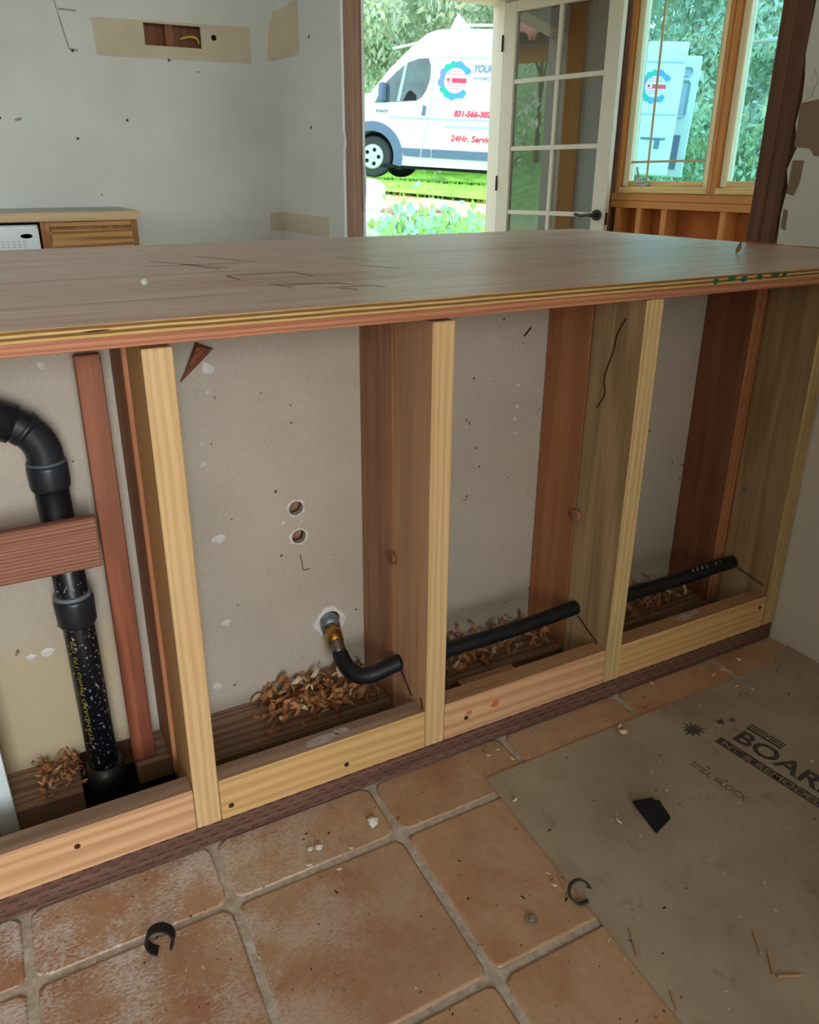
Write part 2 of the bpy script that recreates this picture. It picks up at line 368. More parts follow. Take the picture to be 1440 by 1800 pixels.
# ---- near floor: grout bed with saltillo tiles
floor = box('floor', -2.6, XR+0.5, -4.0, 0.002, -0.06, -0.0028, grout_m, bev=0)
struct(floor, 'square terracotta tile floor with wide grey grout joints')
xj = [-0.2515+0.2745*k for k in range(-8, 6)]
xj = [-0.2515, 0.0185, 0.295, 0.5685, 0.845, 1.12, 1.395]
xl = [-0.2515-0.2745*k for k in range(8, 0, -1)]
xj = xl+xj
yj = [0.004, -0.1195, -0.385]+[-0.385-0.267*k for k in range(1, 11)]
def tile(x0, x1, y0, y1):
    r = 0.014; pts = []
    for cx, cy, a0 in ((x1-r, y1-r, 0), (x0+r, y1-r, 90), (x0+r, y0+r, 180), (x1-r, y0+r, 270)):
        for k in range(4):
            a = math.radians(a0+30*k); rr = r*random.uniform(0.85, 1.25)
            pts.append((cx+r*math.cos(a)*0.98+random.uniform(-.0015, .0015), cy+r*math.sin(a)*0.98+random.uniform(-.0015, .0015)))
    bm = bmesh.new(); cx = (x0+x1)/2; cy = (y0+y1)/2
    lo = [bm.verts.new((x, y, -0.02)) for x, y in pts]; mid = [bm.verts.new((x, y, -0.0012)) for x, y in pts]
    dz = random.uniform(-0.0008, 0.0008)
    hi = [bm.verts.new((x+(cx-x)*0.03, y+(cy-y)*0.03, 0.0005+dz)) for x, y in pts]
    n = len(pts)
    for A, B in ((lo, mid), (mid, hi)):
        for i in range(n): f = bm.faces.new((A[i], A[(i+1) % n], B[(i+1) % n], B[i])); f.smooth = True
    bm.faces.new(hi)
    return from_bm('tile', bm, tile_m, floor)
g = 0.0060
for i in range(len(xj)-1):
    for j in range(len(yj)-1):
        x0, x1 = xj[i]+g, min(xj[i+1]-g, XR-0.004); y1, y0 = yj[j]-g, yj[j+1]+g
        if j == 0: y1 = yj[0]-0.006
        if x1-x0 < 0.06: continue
        tile(x0, x1, y0, y1)

scuff_m = plain('scuff', (164,152,138), 0.9, 0.1, var=0.3, scale=60)
# ---- near room shell
wr = struct(prism('wall_right', [(-2.3, -0.05), (0.135, -0.05), (0.135, 0.792), (-0.02, 0.792), (-0.02, CEIL), (-2.3, CEIL)], 'YZ', XR, XR+0.14, paint_near), 'off white painted wall at the right end of the half wall')
struct(box('wall_left', -2.74, -2.6, -2.44, 0.9, -0.2, CEIL, paint_near, bev=0))
# unseen rear wall, its opening narrowed to keep light off the right side; the room beyond it has the big window that lights this one
bm = bmesh.new()
for x0, x1, z0, z1 in ((-2.74, -1.5, -0.2, CEIL), (0.02, XR+0.14, -0.2, CEIL), (-1.5, 0.02, 2.25, CEIL)): bbox(bm, x0, x1, -2.44, -2.3, z0, z1)
struct(from_bm('wall_rear', bm, paint_near))
bm = bmesh.new()
for x0, x1, z0, z1 in ((-2.74, -0.97, -0.2, CEIL), (0.77, XR+0.6, -0.2, CEIL), (-0.97, 0.77, -0.2, 0.7), (-0.97, 0.77, 2.3, CEIL)): bbox(bm, x0, x1, -4.14, -4.0, z0, z1)
struct(from_bm('wall_far', bm, paint_near))
struct(box('wall_far_left', -2.74, -2.6, -4.0, -2.44, -0.2, CEIL, paint_near, bev=0)); struct(box('wall_far_right', XR+0.46, XR+0.6, -4.0, -2.44, -0.2, CEIL, paint_near, bev=0))
bm = bmesh.new()
for x0, x1, z0, z1 in ((-0.97, -0.92, 0.7, 2.3), (0.72, 0.77, 0.7, 2.3), (-0.92, 0.72, 0.7, 0.75), (-0.92, 0.72, 2.25, 2.3), (-0.12, -0.08, 0.75, 2.25)): bbox(bm, x0, x1, -4.11, -4.05, z0, z1, 0.004)
struct(from_bm('window_3', bm, door_paint))
struct(box('ceiling', -2.74, XE+0.2, -4.2, YN+0.2, CEIL, CEIL+0.1, ceil_m, bev=0))
# ---- back room
struct(box('floor_back', -2.6, XE+0.1, 0.3, YN, FB-0.08, FB, sub_m, bev=0))
bm = bmesh.new()
for y0, y1, z0, z1 in ((0.9, 1.2, -0.2, CEIL), (2.8, YN+0.15, -0.2, CEIL), (1.2, 2.8, -0.2, 0.95), (1.2, 2.8, 2.15, CEIL)): bbox(bm, -2.74, -2.6, y0, y1, z0, z1)
struct(from_bm('wall_west', bm, paint_white))  # west opening is unseen, put in for the added fill lamp
# north wall with the cable opening and the doorway
DX0, DX1, DZ = 1.585, 2.925, 1.975
hx0, hx1, hz0, hz1 = 0.748, 1.035, 1.607, 1.706
wn = empty('wall_north', (0, YN, 0)); struct(wn, 'white painted drywall wall with bare patches behind the countertop')
bm = bmesh.new()
for x0, x1, z0, z1 in ((-2.74, hx0, -0.2, CEIL), (hx1, DX0-0.04, -0.2, CEIL), (hx0, hx1, -0.2, hz0), (hx0, hx1, hz1, CEIL), (DX0-0.04, DX1+0.03, DZ+0.02, CEIL), (DX1+0.03, XE+0.14, -0.2, CEIL)):
    bbox(bm, x0, x1, YN, YN+0.014, z0, z1)
from_bm('drywall', bm, paint_white, wn)
bm = bmesh.new()
for x0, x1, z0, z1 in ((-2.74, DX0-0.041, -0.3, CEIL+0.3), (DX0-0.02, DX1+0.02, DZ+0.02, CEIL+0.3), (DX1+0.02, XE+0.14, -0.3, CEIL+0.3)): bbox(bm, x0, x1, YN+0.105, YN+0.15, z0, z1)
from_bm('exterior_sheathing', bm, plain('stucco', (178,150,124), 0.9, 0.1), wn)
box('cavity_dark_board', 0.70, 1.10, YN+0.075, YN+0.10, 1.4, 1.9, old_red, wn); box('inner_stud', 0.86, 0.9, YN+0.03, YN+0.074, 1.2, 2.1, old_red, wn)  # dark board added behind the opening so its inside looks unlit
bm = bmesh.new()
def quadbox(bm, pts, y0, y1):
    A = [bm.verts.new((p[0], y0, p[1])) for p in pts]; B = [bm.verts.new((p[0], y1, p[1])) for p in pts]; n = len(pts)
    bm.faces.new(A); bm.faces.new(list(reversed(B)))
    for i in range(n): bm.faces.new((A[i], B[i], B[(i+1) % n], A[(i+1) % n]))
quadbox(bm, [(0.512,1.548), (hx0,1.549), (hx0,1.716), (0.504,1.712)], YN-0.0025, YN)
quadbox(bm, [(hx1,1.551), (1.294,1.552), (1.297,1.722), (hx1,1.719)], YN-0.0025, YN)
quadbox(bm, [(hx0,1.549), (hx1,1.551), (hx1,hz0), (hx0,hz0)], YN-0.0025, YN)
quadbox(bm, [(hx0,hz1), (hx1,hz1), (hx1,1.719), (hx0,1.716)], YN-0.0025, YN)
bmesh.ops.recalc_face_normals(bm, faces=bm.faces); from_bm('bare_patch', bm, bare_gyp, wn)
prism('bare_patch', [(1.352,0.70), (1.423,0.70), (1.423,0.802), (1.352,0.797)], 'XZ', YN-0.002, YN, bare_gyp, wn)
prism('bare_patch', [(1.385,1.575), (1.4235,1.572), (1.4235,1.76), (1.405,1.757)], 'XZ', YN-0.002, YN, bare_gyp, wn)
tube('round_hole', [(1.1, YN-0.003, 1.661), (1.1, YN-0.0005, 1.661)], 0.014, dark_m, wn)
for x, z in ((0.02, 1.42), (0.03, 1.255), (0.62, 1.26), (0.37, 1.17), (0.86, 1.545), (0.40, 1.56)):
    tube('nail_hole', [(x, YN-0.003, z), (x, YN-0.0005, z)], 0.007, ink_soft, wn, seg=8)
for a_, b_, w_ in (((0.345, 1.775), (0.36, 1.70), 0.003), ((0.36, 1.70), (0.385, 1.575), 0.004), ((0.383, 1.570), (0.425, 1.563), 0.006), ((0.36, 1.735), (0.44, 1.733), 0.005), ((0.095, 1.248), (0.125, 1.256), 0.008), ((0.99, 1.50), (1.02, 1.50), 0.003)):
    d_ = (Vector(b_)-Vector(a_)).normalized(); n_ = Vector((-d_.y, d_.x))*w_; A2 = Vector(a_); B2 = Vector(b_)
    prism('scuff_mark', [tuple(A2-n_), tuple(B2-n_), tuple(B2+n_*0.6), tuple(A2+n_*0.6)], 'XZ', YN-0.0012, YN-0.0002, scuff_m, wn)
tube('yellow_cable_end', smooth_path([(0.94, YN+0.06, 1.652), (0.98, YN+0.02, 1.66), (1.01, YN+0.0, 1.652), (1.03, YN+0.03, 1.63)], 5), 0.006, yellow_wire, wn, seg=8)

# ---- short partition coming out of the north wall, its end stud bare
ws = empty('wall_stub', (1.48, 3.0, FB)); struct(ws, 'short white partition wall with a bare end stud beside the doorway')
box('drywall', 1.4255, 1.438, 2.612, YN, FB, CEIL, paint_white, ws, bev=0)
box('drywall', 1.529, 1.5415, 2.616, YN, FB, CEIL, paint_white, ws, bev=0)
box('stud', 1.439, 1.528, 2.622, 2.66, FB, CEIL, stub_wood, ws)
box('stud', 1.439, 1.528, 3.1, 3.138, FB, CEIL, stub_wood, ws); tube('nail_hole', [(1.424, 2.99, 1.62), (1.4257, 2.99, 1.62)], 0.007, ink_soft, ws, 8); tube('nail_hole', [(1.424, 3.0, 1.22), (1.4257, 3.0, 1.22)], 0.008, ink_soft, ws, 8)
prism('bare_patch', [(3.122,1.56), (3.499,1.575), (3.499,1.80), (3.126,1.80)], 'YZ', 1.4235, 1.4255, bare_gyp, ws)
prism('bare_patch', [(2.808,0.70), (3.499,0.70), (3.499,0.803), (2.81,0.80)], 'YZ', 1.4235, 1.4255, bare_gyp, ws)
tube('torn_bead', smooth_path([(1.432, 2.610, 1.07), (1.428, 2.608, 1.10), (1.434, 2.609, 1.13), (1.43, 2.609, 1.18)], 4), [0.008]*13, gyp_white, ws, seg=6)
tube('torn_bead', smooth_path([(1.531, 2.612, 0.83), (1.537, 2.608, 0.95), (1.528, 2.61, 1.09)], 5), 0.006, gyp_white, ws, seg=6)

# ---- doorway frame and the open French door
df = empty('trim_1', (2.25, YN+0.05, FB)); struct(df, 'painted door frame around the open doorway')
box('rough_post', 1.543, 1.585, YN-0.125, YN+0.002, FB, CEIL, orange_wood_z, df); box('outer_jamb', 1.545, 1.57, YN+0.003, YN+0.15, FB, DZ, door_paint, df)
box('jamb', DX1-0.016, DX1+0.03, YN+0.004, YN+0.075, FB, DZ, door_paint, df); box('outer_jamb', DX1-0.002, DX1+0.03, YN+0.0755, YN+0.15, FB, DZ, door_paint, df)
box('head', 1.571, DX1+0.03, YN+0.003, YN+0.15, DZ, DZ+0.04, door_paint, df)
TH = 0.31
dr = empty('door_1', (2.907, YN, 0), (0, 0, -(PI/2-TH)), local=True); struct(dr, 'cream painted ten pane French door standing open, black lever handle')
LW, LT, Z0, Z1 = 0.80, 0.044, FB+0.01, 1.965
box('stile', 0, 0.088, 0, LT, Z0, Z1, door_paint, dr, 0.002)
st2 = box('stile', 0.712, LW, 0, LT, Z0, Z1, door_paint, dr, 0.002)
box('edge_strip', LW, LW+0.0015, 0.002, LT-0.002, Z0, Z1, edge_cream, dr, 0)
rails = [0.395, 0.775, 1.154, 1.533]
box('rail', 0.088, 0.712, 0.0, LT, 1.91, Z1, door_paint, dr, 0.002)
box('rail', 0.088, 0.712, 0.0, LT, Z0, 0.22, door_paint, dr, 0.002)
zs = [0.22]+rails+[1.91]
for z in rails: box('glazing_bar', 0.088, 0.712, 0.004, LT-0.004, z-0.013, z+0.013, door_paint, dr, 0.003)
for a, b in zip(zs, zs[1:]):
    lo = a+(0.013 if a in rails else 0); hi = b-(0.013 if b in rails else 0)
    box('glazing_bar', 0.387, 0.411, 0.004, LT-0.004, lo, hi, door_paint, dr, 0.003)
door_glass = glass('door_glass', (0.84, 0.92, 0.90), 0.14)
for a, b in zip(zs, zs[1:]):
    for x0, x1 in ((0.088, 0.387), (0.411, 0.712)):
        box('pane', x0, x1, 0.020, 0.024, a+0.01, b-0.01, door_glass, dr, 0)
rose = tube('handle', [(0.752, 0.0, 0.775), (0.752, -0.012, 0.775)], 0.031, bronze, dr, 20)
lv = tube('lever', smooth_path([(0.752, -0.008, 0.775), (0.752, -0.05, 0.775), (0.72, -0.055, 0.777), (0.67, -0.052, 0.772), (0.63, -0.05, 0.779)], 5), [0.011]*10+[0.009]*11, bronze, dr, 10); lv.parent = rose
box('latch_plate', LW+0.0015, LW+0.0035, 0.010, 0.034, 0.72, 0.79, bronze, dr, 0)
for z in (0.15, 0.95, 1.75): tube('hinge', [(-0.006, -0.004, z-0.045), (-0.006, -0.004, z+0.045)], 0.006, bronze, dr, 8)

# ---- east wall: bare framing with two casement windows
we = empty('wall_east', (XE, 2.2, FB)); struct(we, 'unfinished wall of bare orange studs under the windows')
sheath = plain('plywood_sheathing', (166,92,44), 0.8, 0.2, var=0.25, scale=6)
WT = 0.14
box('sheathing', XE+0.09, XE+0.105, 0.2, YN, FB, 0.82, sheath, we, 0)
box('sill_plank', XE, XE+0.10, 0.4, 2.80, 0.858, 0.899, orange_wood, we)
box('sill_plank', XE, XE+0.10, 0.4, 2.80, 0.818, 0.856, orange_wood, we)
for y in (2.72, 2.545, 2.353, 1.951, 1.55, 1.15, 0.75): box('stud', XE, XE+0.089, y, y+0.038, FB+0.04, 0.817, orange_wood_z, we)
box('plate', XE, XE+0.089, 0.4, 2.80, FB, FB+0.038, orange_wood, we)
for y in (2.80, 2.84): box('stud', XE, XE+0.089, y, y+0.038, FB, CEIL, dark_post, we)
box('header', XE, XE+0.10, 0.3, 2.8, 2.25, CEIL, orange_wood, we)
bm = bmesh.new(); bbox(bm, XE, XE+0.105, 2.88, YN, FB, CEIL); from_bm('corner_wall', bm, old_red, we)
bm = bmesh.new(); bbox(bm, XE, XE+0.105, 0.2, 0.45, FB, CEIL); from_bm('corner_wall', bm, old_red, we)
win_glass = glass('window_glass', (0.66, 0.91, 1.0), 0.03)  # cyan haze of the overexposed outdoors is put into the pane tint
def casement(n, y0, y1, bars, label):
    wd = empty('window_%d' % n, (XE, (y0+y1)/2, 0.905)); struct(wd, label)
    z0, z1 = 0.902, 2.24
    for a, b, p, q in ((y0, y0+0.028, z0, z1), (y1-0.028, y1, z0, z1)): box('frame_side', XE-0.012, XE+0.10, a, b, p, q, orange_wood_z, wd)
    box('frame_bottom', XE-0.012, XE+0.10, y0+0.028, y1-0.028, z0, z0+0.03, window_wood_y, wd)
    box('frame_top', XE-0.012, XE+0.10, y0+0.028, y1-0.028, z1-0.03, z1, window_wood_y, wd)
    sy0, sy1, sz0, sz1 = y0+0.03, y1-0.03, z0+0.032, z1-0.032; t = 0.045
    sm = window_wood
    box('sash_side', XE+0.01, XE+0.055, sy0, sy0+t, sz0, sz1, sm, wd, 0.004); box('sash_side', XE+0.01, XE+0.055, sy1-t, sy1, sz0, sz1, sm, wd, 0.004)
    box('sash_rail', XE+0.01, XE+0.055, sy0+t, sy1-t, sz0, sz0+0.03, window_wood_y, wd, 0.004); box('sash_rail', XE+0.01, XE+0.055, sy0+t, sy1-t, sz1-t, sz1, window_wood_y, wd, 0.004)
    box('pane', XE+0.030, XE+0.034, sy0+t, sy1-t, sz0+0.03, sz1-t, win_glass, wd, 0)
    if bars:
        bar_m = plain('grille_bar', (196,170,124), 0.5, 0.3)
        for y in bars: box('grille_bar', XE+0.020, XE+0.030, y-0.006, y+0.006, sz0+0.03, sz1-t, bar_m, wd, 0.002)
        ys = sorted([sy0+t]+bars+[sy1-t]); ys2 = [ys[0]]+[v for b in sorted(bars) for v in (b-0.006, b+0.006)]+[ys[-1]]
        for a, b in zip(ys2[0::2], ys2[1::2]): box('grille_bar', XE+0.020, XE+0.030, a, b, 1.059, 1.071, bar_m, wd, 0.002)
    return wd
w1 = casement(1, 2.062, 2.758, [2.144, 2.555], 'pine casement window with grille bars showing the van')
bm = bmesh.new(); bbox(bm, XE-0.02, XE+0.01, 2.515, 2.60, 0.936, 0.952, 0.004); bbox(bm, XE-0.03, XE-0.015, 2.545, 2.585, 0.95, 0.985, 0.005); tube_bm(bm, [(XE-0.022, 2.565, 0.98), (XE-0.028, 2.575, 1.01), (XE-0.022, 2.59, 1.035)], 0.007, 8)
from_bm('crank_handle', bm, plain('beige_crank', (170,174,164), 0.4, 0.4), w1)
casement(2, 1.30, 2.060, [], 'pine casement window right of the centre mullion')
casement(4, 0.46, 1.298, [], 'pine casement window hidden behind the right post')

# ---- end of the right wall above the counter: torn drywall and two bare studs standing on the plywood
CT = 0.8255
wb = empty('trim_2', (1.66, 0.36, CT)); struct(wb, 'dark bare post of two studs with torn drywall at the counter end')
box('stud', 1.632, 1.72, 0.452, 0.494, CT, CEIL, dark_post, wb)
box('stud', 1.630, 1.72, 0.408, 0.450, CT, CEIL, dark_post, wb)
prism('torn_drywall', [(-0.018,CT+0.001), (0.395,CT+0.001), (0.398,0.90), (0.392,0.96), (0.402,1.0), (0.385,1.05), (0.40,1.10), (0.392,1.17), (0.405,1.25), (0.40,1.4), (0.405,CEIL), (-0.018,CEIL)], 'YZ', 1.626, 1.72, paint_white, wb)
prism('torn_paper', [(0.20,1.035), (0.335,1.028), (0.35,1.045), (0.392,1.05), (0.395,1.145), (0.33,1.152), (0.20,1.15)], 'YZ', 1.6245, 1.626, paper_torn, wb)
prism('torn_paper', [(0.372,0.94), (0.392,0.945), (0.390,1.02), (0.36,1.02), (0.362,0.97)], 'YZ', 1.6248, 1.626, paper_torn, wb)
prism('torn_paper', [(0.378,0.86), (0.392,0.865), (0.392,0.91), (0.38,0.905)], 'YZ', 1.6248, 1.626, paper_torn, wb)
prism('gypsum_chip', [(0.392,1.15), (0.372,1.155), (0.36,1.19), (0.375,1.215), (0.395,1.2)], 'YZ', 1.624, 1.626, gyp_white, wb)
struct(box('wall_return', XR+0.1405, 1.72, -0.16, -0.02, CT+0.001, CEIL, paint_near, bev=0))
struct(box('wall_return', XR+0.141, 1.60, 0.02, 0.135, FB, 0.79, paint_near, bev=0))

# ================================================================ HALF WALL FRAME
Z_B, Z_BL, Z_T, YD = 0.038, 0.1146, 0.794, 0.255
SX = [-0.8128, -0.4064, 0.0, 0.4064, 0.8145, 1.275]
hw = empty('half_wall_frame', (0.2, 0.06, 0)); tag(hw, 'open stud frame of the half wall under the plywood counter', 'wall frame')
stud_m = [fir_pink, fir_y, fir_y, fir_pink, fir_grey, fir_grey]
hole_z = 0.157; hole_y = 0.10
fir_face = wood('fir_pale_front', (222,190,140), (198,156,104), 'Z', ring=26, dist=12, contrast=0.5, fiber=0.25, stain=(206,156,102), stain_amt=0.4)  # front edges coloured paler than the stud sides
fir_face_g = wood('fir_pale_front_grey', (216,190,136), (186,150,98), 'Z', ring=26, dist=12, contrast=0.5, fiber=0.3, stain=(128,110,76), stain_amt=0.6)
for i, x in enumerate(SX):
    bm = bmesh.new(); x1 = x+(0.038 if i < 5 else 0.0385); bbox(bm, x, x1, 0.0, 0.1275, Z_B if i < 5 else 0.0385, Z_T-(0.004 if i in (2, 3) else 0.0005), 0.0018)
    for f in bm.faces:
        if f.normal.y < -0.5: f.material_index = 1
    from_bm('stud', bm, [stud_m[i], fir_face_g if i >= 4 else fir_face], hw)
    ox = x-0.006 if i == 2 else (x if i < 5 else 1.246)
    bm = bmesh.new(); bbox(bm, ox, ox+(0.036 if i < 5 else 0.0385), 0.129, YD-0.0015, 0.047, Z_T-0.001, 0.0015)
    for f in bm.faces:
        if f.normal.y < -0.5: f.material_index = 1
    from_bm('old_stud', bm, [[old_brown, old_brown, old_brown, old_brown, old_orange, old_red][i], old_orange], hw)
block_grey = wood('block_grey_top', (168,142,118), (126,100,82), 'X', ring=20, dist=14, contrast=0.6, fiber=0.5)  # top faces coloured darker and greyer than the block fronts
block_tan = wood('block_tan_top', (190,148,108), (152,110,76), 'X', ring=20, dist=14, contrast=0.5, fiber=0.4)
bl_m = [block_pink, block_pink, block_yellow, block_pink, block_yellow]
for i in range(5):
    x0 = SX[i]+0.039; x1 = SX[i+1]-0.0008
    if i == 4: x1 = 1.2745
    bm = bmesh.new(); bbox(bm, x0, x1, 0.0, 0.038, Z_B, Z_BL, 0.002)
    for f in bm.faces:
        if f.normal.z > 0.8: f.material_index = 1
    from_bm('blocking', bm, [bl_m[i], [block_grey, block_grey, block_grey, block_tan, block_tan][i]], hw)
box('blocking', -1.25, SX[0]-0.001, 0.0, 0.038, Z_B, Z_BL, block_pink, hw, 0.002)
box('sill_plate', -1.25, XR-0.004, 0.001, 0.046, -0.004, Z_B-0.0005, pt, hw, 0.002)
box('old_sill_plate', 0.0, XR-0.004, 0.130, YD+0.02, 0.006, 0.0455, old_plate, hw, 0.002)
box('old_sill_plate', -1.25, -0.148, 0.158, YD+0.02, 0.006, 0.0455, old_plate, hw, 0.002)
box('old_sill_plate', -0.06, -0.001, 0.175, YD+0.02, 0.006, 0.0455, old_plate, hw, 0.002)
box('cavity_base', -1.25, XR-0.004, 0.0465, 0.28, -0.06, -0.03, dark_m, hw, 0)
box('cross_block', 0.55, 0.68, 0.05, 0.1285, 0.0, 0.05, fir_pink, hw, 0.002)
for x in (0.475, 0.53, 0.58, 1.29): pass
# knots and nail heads on the blocking
for x, z in ((0.055, 0.062), (0.2535, 0.062), (-0.17, 0.086), (0.49, 0.072), (1.257, 0.092)):
    tube('knot', [(x, -0.0006, z), (x, 0.001, z)], 0.0045, rust, hw, seg=10)
for x, z in ((0.49, 0.093), (0.53, 0.083)): pass
# rough notches where the old studs were cut
tube('notch', [(0.398, 0.122, 0.36), (0.4075, 0.122, 0.36)], 0.011, old_red, hw, seg=10)
tube('notch', [(0.806, 0.119, 0.36), (0.8155, 0.119, 0.36)], 0.011, old_brown, hw, seg=10)
tube('notch', [(1.2738, 0.10, 0.335), (1.2758, 0.10, 0.335)], 0.007, zinc, hw, seg=8)
# dried plaster on top of the blocking, red chalk on its face
smear_m = plain('plaster_smear', (176,168,160), 0.9, 0.1, var=0.2, scale=80)
for x, y, rx, ry in ((0.215, 0.017, 0.032, 0.011), (0.255, 0.022, 0.016, 0.008), (1.045, 0.02, 0.022, 0.010), (1.08, 0.024, 0.012, 0.006)):
    bm = bmesh.new(); n = 14; bm.faces.new([bm.verts.new((x+rx*random.uniform(.7,1.15)*math.cos(2*PI*k/n), y+ry*random.uniform(.7,1.15)*math.sin(2*PI*k/n), Z_BL+0.0004)) for k in range(n)]); from_bm('plaster_smear', bm, smear_m, hw)
chalk = plain('red_chalk', (204,116,84), 0.9, 0.1, var=0.2, scale=80)
for x, z, r in ((0.497, 0.082, 0.007), (0.553, 0.082, 0.011)):
    bm = bmesh.new(); n = 11; bm.faces.new([bm.verts.new((x+r*random.uniform(.6,1.2)*math.cos(2*PI*k/n), -0.0006, z+0.8*r*random.uniform(.6,1.2)*math.sin(2*PI*k/n))) for k in range(n)]); from_bm('chalk_mark', bm, chalk, hw)
# crack on the third stud
bm = bmesh.new()
cp = [(0.8142, 0.045, 0.757), (0.8142, 0.062, 0.727), (0.8142, 0.066, 0.70), (0.8142, 0.078, 0.665), (0.8142, 0.083, 0.64), (0.8142, 0.078, 0.615), (0.8142, 0.096, 0.585)]
tube_bm(bm, smooth_path(cp, 4), 0.0011, 6); from_bm('crack', bm, ink, hw)
# bent wire nails by the hose holes
for x, pts in ((0.4064, [(0.092,0.146), (0.055,0.118), (0.05,0.115)]), (0.8145, [(0.088,0.146), (0.045,0.125), (0.03,0.119), (0.028,0.112), (0.036,0.109)]), (1.275, [(0.085,0.148), (0.04,0.141), (0.012,0.137)])):
    tube('bent_nail', [(x-0.0015, a, b) for a, b in pts], 0.0012, rust, hw, seg=6)
tube('bent_nail', [(0.4049, 0.018, 0.132), (0.4049, 0.012, 0.122), (0.4049, 0.010, 0.116), (0.4049, 0.018, 0.112)], 0.0012, rust, hw, seg=6)

# drywall skin of the far side, with two round pipe holes and a ragged supply hole
def disc_plate(name, x0, x1, z0, z1, y0, y1, holes, mat, parent):
    """flat board with round holes: triangulated by a grid whose cells inside a hole are dropped and rim snapped to it"""
    bm = bmesh.new()
    outer = [bm.verts.new(p) for p in ((x0,y0,z0), (x1,y0,z0), (x1,y0,z1), (x0,y0,z1))]
    edges = [bm.edges.new((outer[i], outer[(i+1) % 4])) for i in range(4)]
    for cx, cz, r, rag in holes:
        n = 18; ring = []
        for k in range(n):
            rr = r*(1+random.uniform(-rag, rag)); ring.append(bm.verts.new((cx+rr*math.cos(2*PI*k/n), y0, cz+rr*math.sin(2*PI*k/n))))
        edges += [bm.edges.new((ring[k], ring[(k+1) % n])) for k in range(n)]
    bmesh.ops.triangle_fill(bm, use_beauty=True, use_dissolve=False, edges=edges)
    r = bmesh.ops.extrude_face_region(bm, geom=list(bm.faces))
    for v in [e for e in r['geom'] if isinstance(e, bmesh.types.BMVert)]: v.co.y = y1
    bmesh.ops.recalc_face_normals(bm, faces=bm.faces)
    return from_bm(name, bm, mat, parent)
holes = [(0.276, 0.429, 0.0135, 0.04), (0.279, 0.372, 0.0135, 0.08), (0.334, 0.178, 0.021, 0.22)]
disc_plate('drywall_panel', -1.25, XR-0.002, 0.046, Z_T-0.0005, YD, YD+0.0125, holes, drywall_m, hw)
box('far_panel', -1.25, XR-0.002, YD+0.07, YD+0.083, FB, Z_T-0.0005, plain('far_panel_wood', (150,112,88), 0.8, 0.1, var=0.2, scale=12), hw, 0)
box('hole_stud', 0.24, 0.32, YD+0.03, YD+0.068, 0.25, 0.6, old_brown, hw, 0)
for cx_, cz_, r_, q_ in ((0.276, 0.429, 0.0135, 1.25), (0.279, 0.372, 0.0135, 1.3), (0.334, 0.178, 0.022, 1.45)):
    bm = bmesh.new(); n = 20; A_ = []; B_ = []
    for k in range(n):
        a = 2*PI*k/n; r1 = r_*q_*random.uniform(0.86, 1.12); A_.append(bm.verts.new((cx_+r_*1.0*math.cos(a), YD-0.0012, cz_+r_*1.0*math.sin(a)))); B_.append(bm.verts.new((cx_+r1*math.cos(a), YD-0.0003, cz_+r1*math.sin(a))))
    for k in range(n): bm.faces.new((A_[k], A_[(k+1) % n], B_[(k+1) % n], B_[k]))
    from_bm('torn_rim', bm, gyp_white, hw)
# chipped paper spots where fixings were pulled out
for x, z, r in ((0.119, 0.540, 0.007), (0.132, 0.398, 0.013), (0.134, 0.232, 0.010), (0.118, 0.575, 0.003), (0.252, 0.405, 0.005), (0.286, 0.402, 0.004), (0.752, 0.555, 0.006), (0.748, 0.53, 0.005), (-0.165, 0.262, 0.012), (-0.19, 0.258, 0.01), (-0.158, 0.438, 0.011), (-0.088, 0.436, 0.013), (0.105, 0.1, 0.012), (0.14, 0.70, 0.012), (0.135, 0.66, 0.006), (-0.10, 0.73, 0.007), (0.75, 0.50, 0.004), (0.752, 0.60, 0.005), (0.753, 0.68, 0.004)):
    bm = bmesh.new(); n = 9; vs_ = []
    for k in range(n):
        rr = r*random.uniform(0.5, 1.2); vs_.append(bm.verts.new((x+rr*math.cos(2*PI*k/n), YD-0.0006, z+rr*0.8*math.sin(2*PI*k/n))))
    c0 = bm.verts.new((x, YD-0.003, z))
    for k in range(n): bm.faces.new((vs_[k], vs_[(k+1) % n], c0))
    from_bm('plaster_chip', bm, gyp_white, hw)
bm = bmesh.new(); bbox(bm, -0.0015, 0.0015, YD-0.0012, YD-0.0002, -0.011, 0.011)
bmesh.ops.rotate(bm, verts=bm.verts, cent=(0,YD,0), matrix=Matrix.Rotation(math.radians(45), 3, 'Y')); bmesh.ops.translate(bm, verts=bm.verts, vec=(0.766, 0, 0.704)); from_bm('dark_dash', bm, ink, hw)
bm = bmesh.new(); tube_bm(bm, [(0.280, YD-0.0004, 0.335), (0.283, YD-0.0004, 0.315), (0.284, YD-0.0004, 0.302), (0.297, YD-0.0004, 0.301)], 0.0011, 5); from_bm('pencil_mark', bm, plain('pencil_red', (128,92,74), 0.9, 0.1), hw)

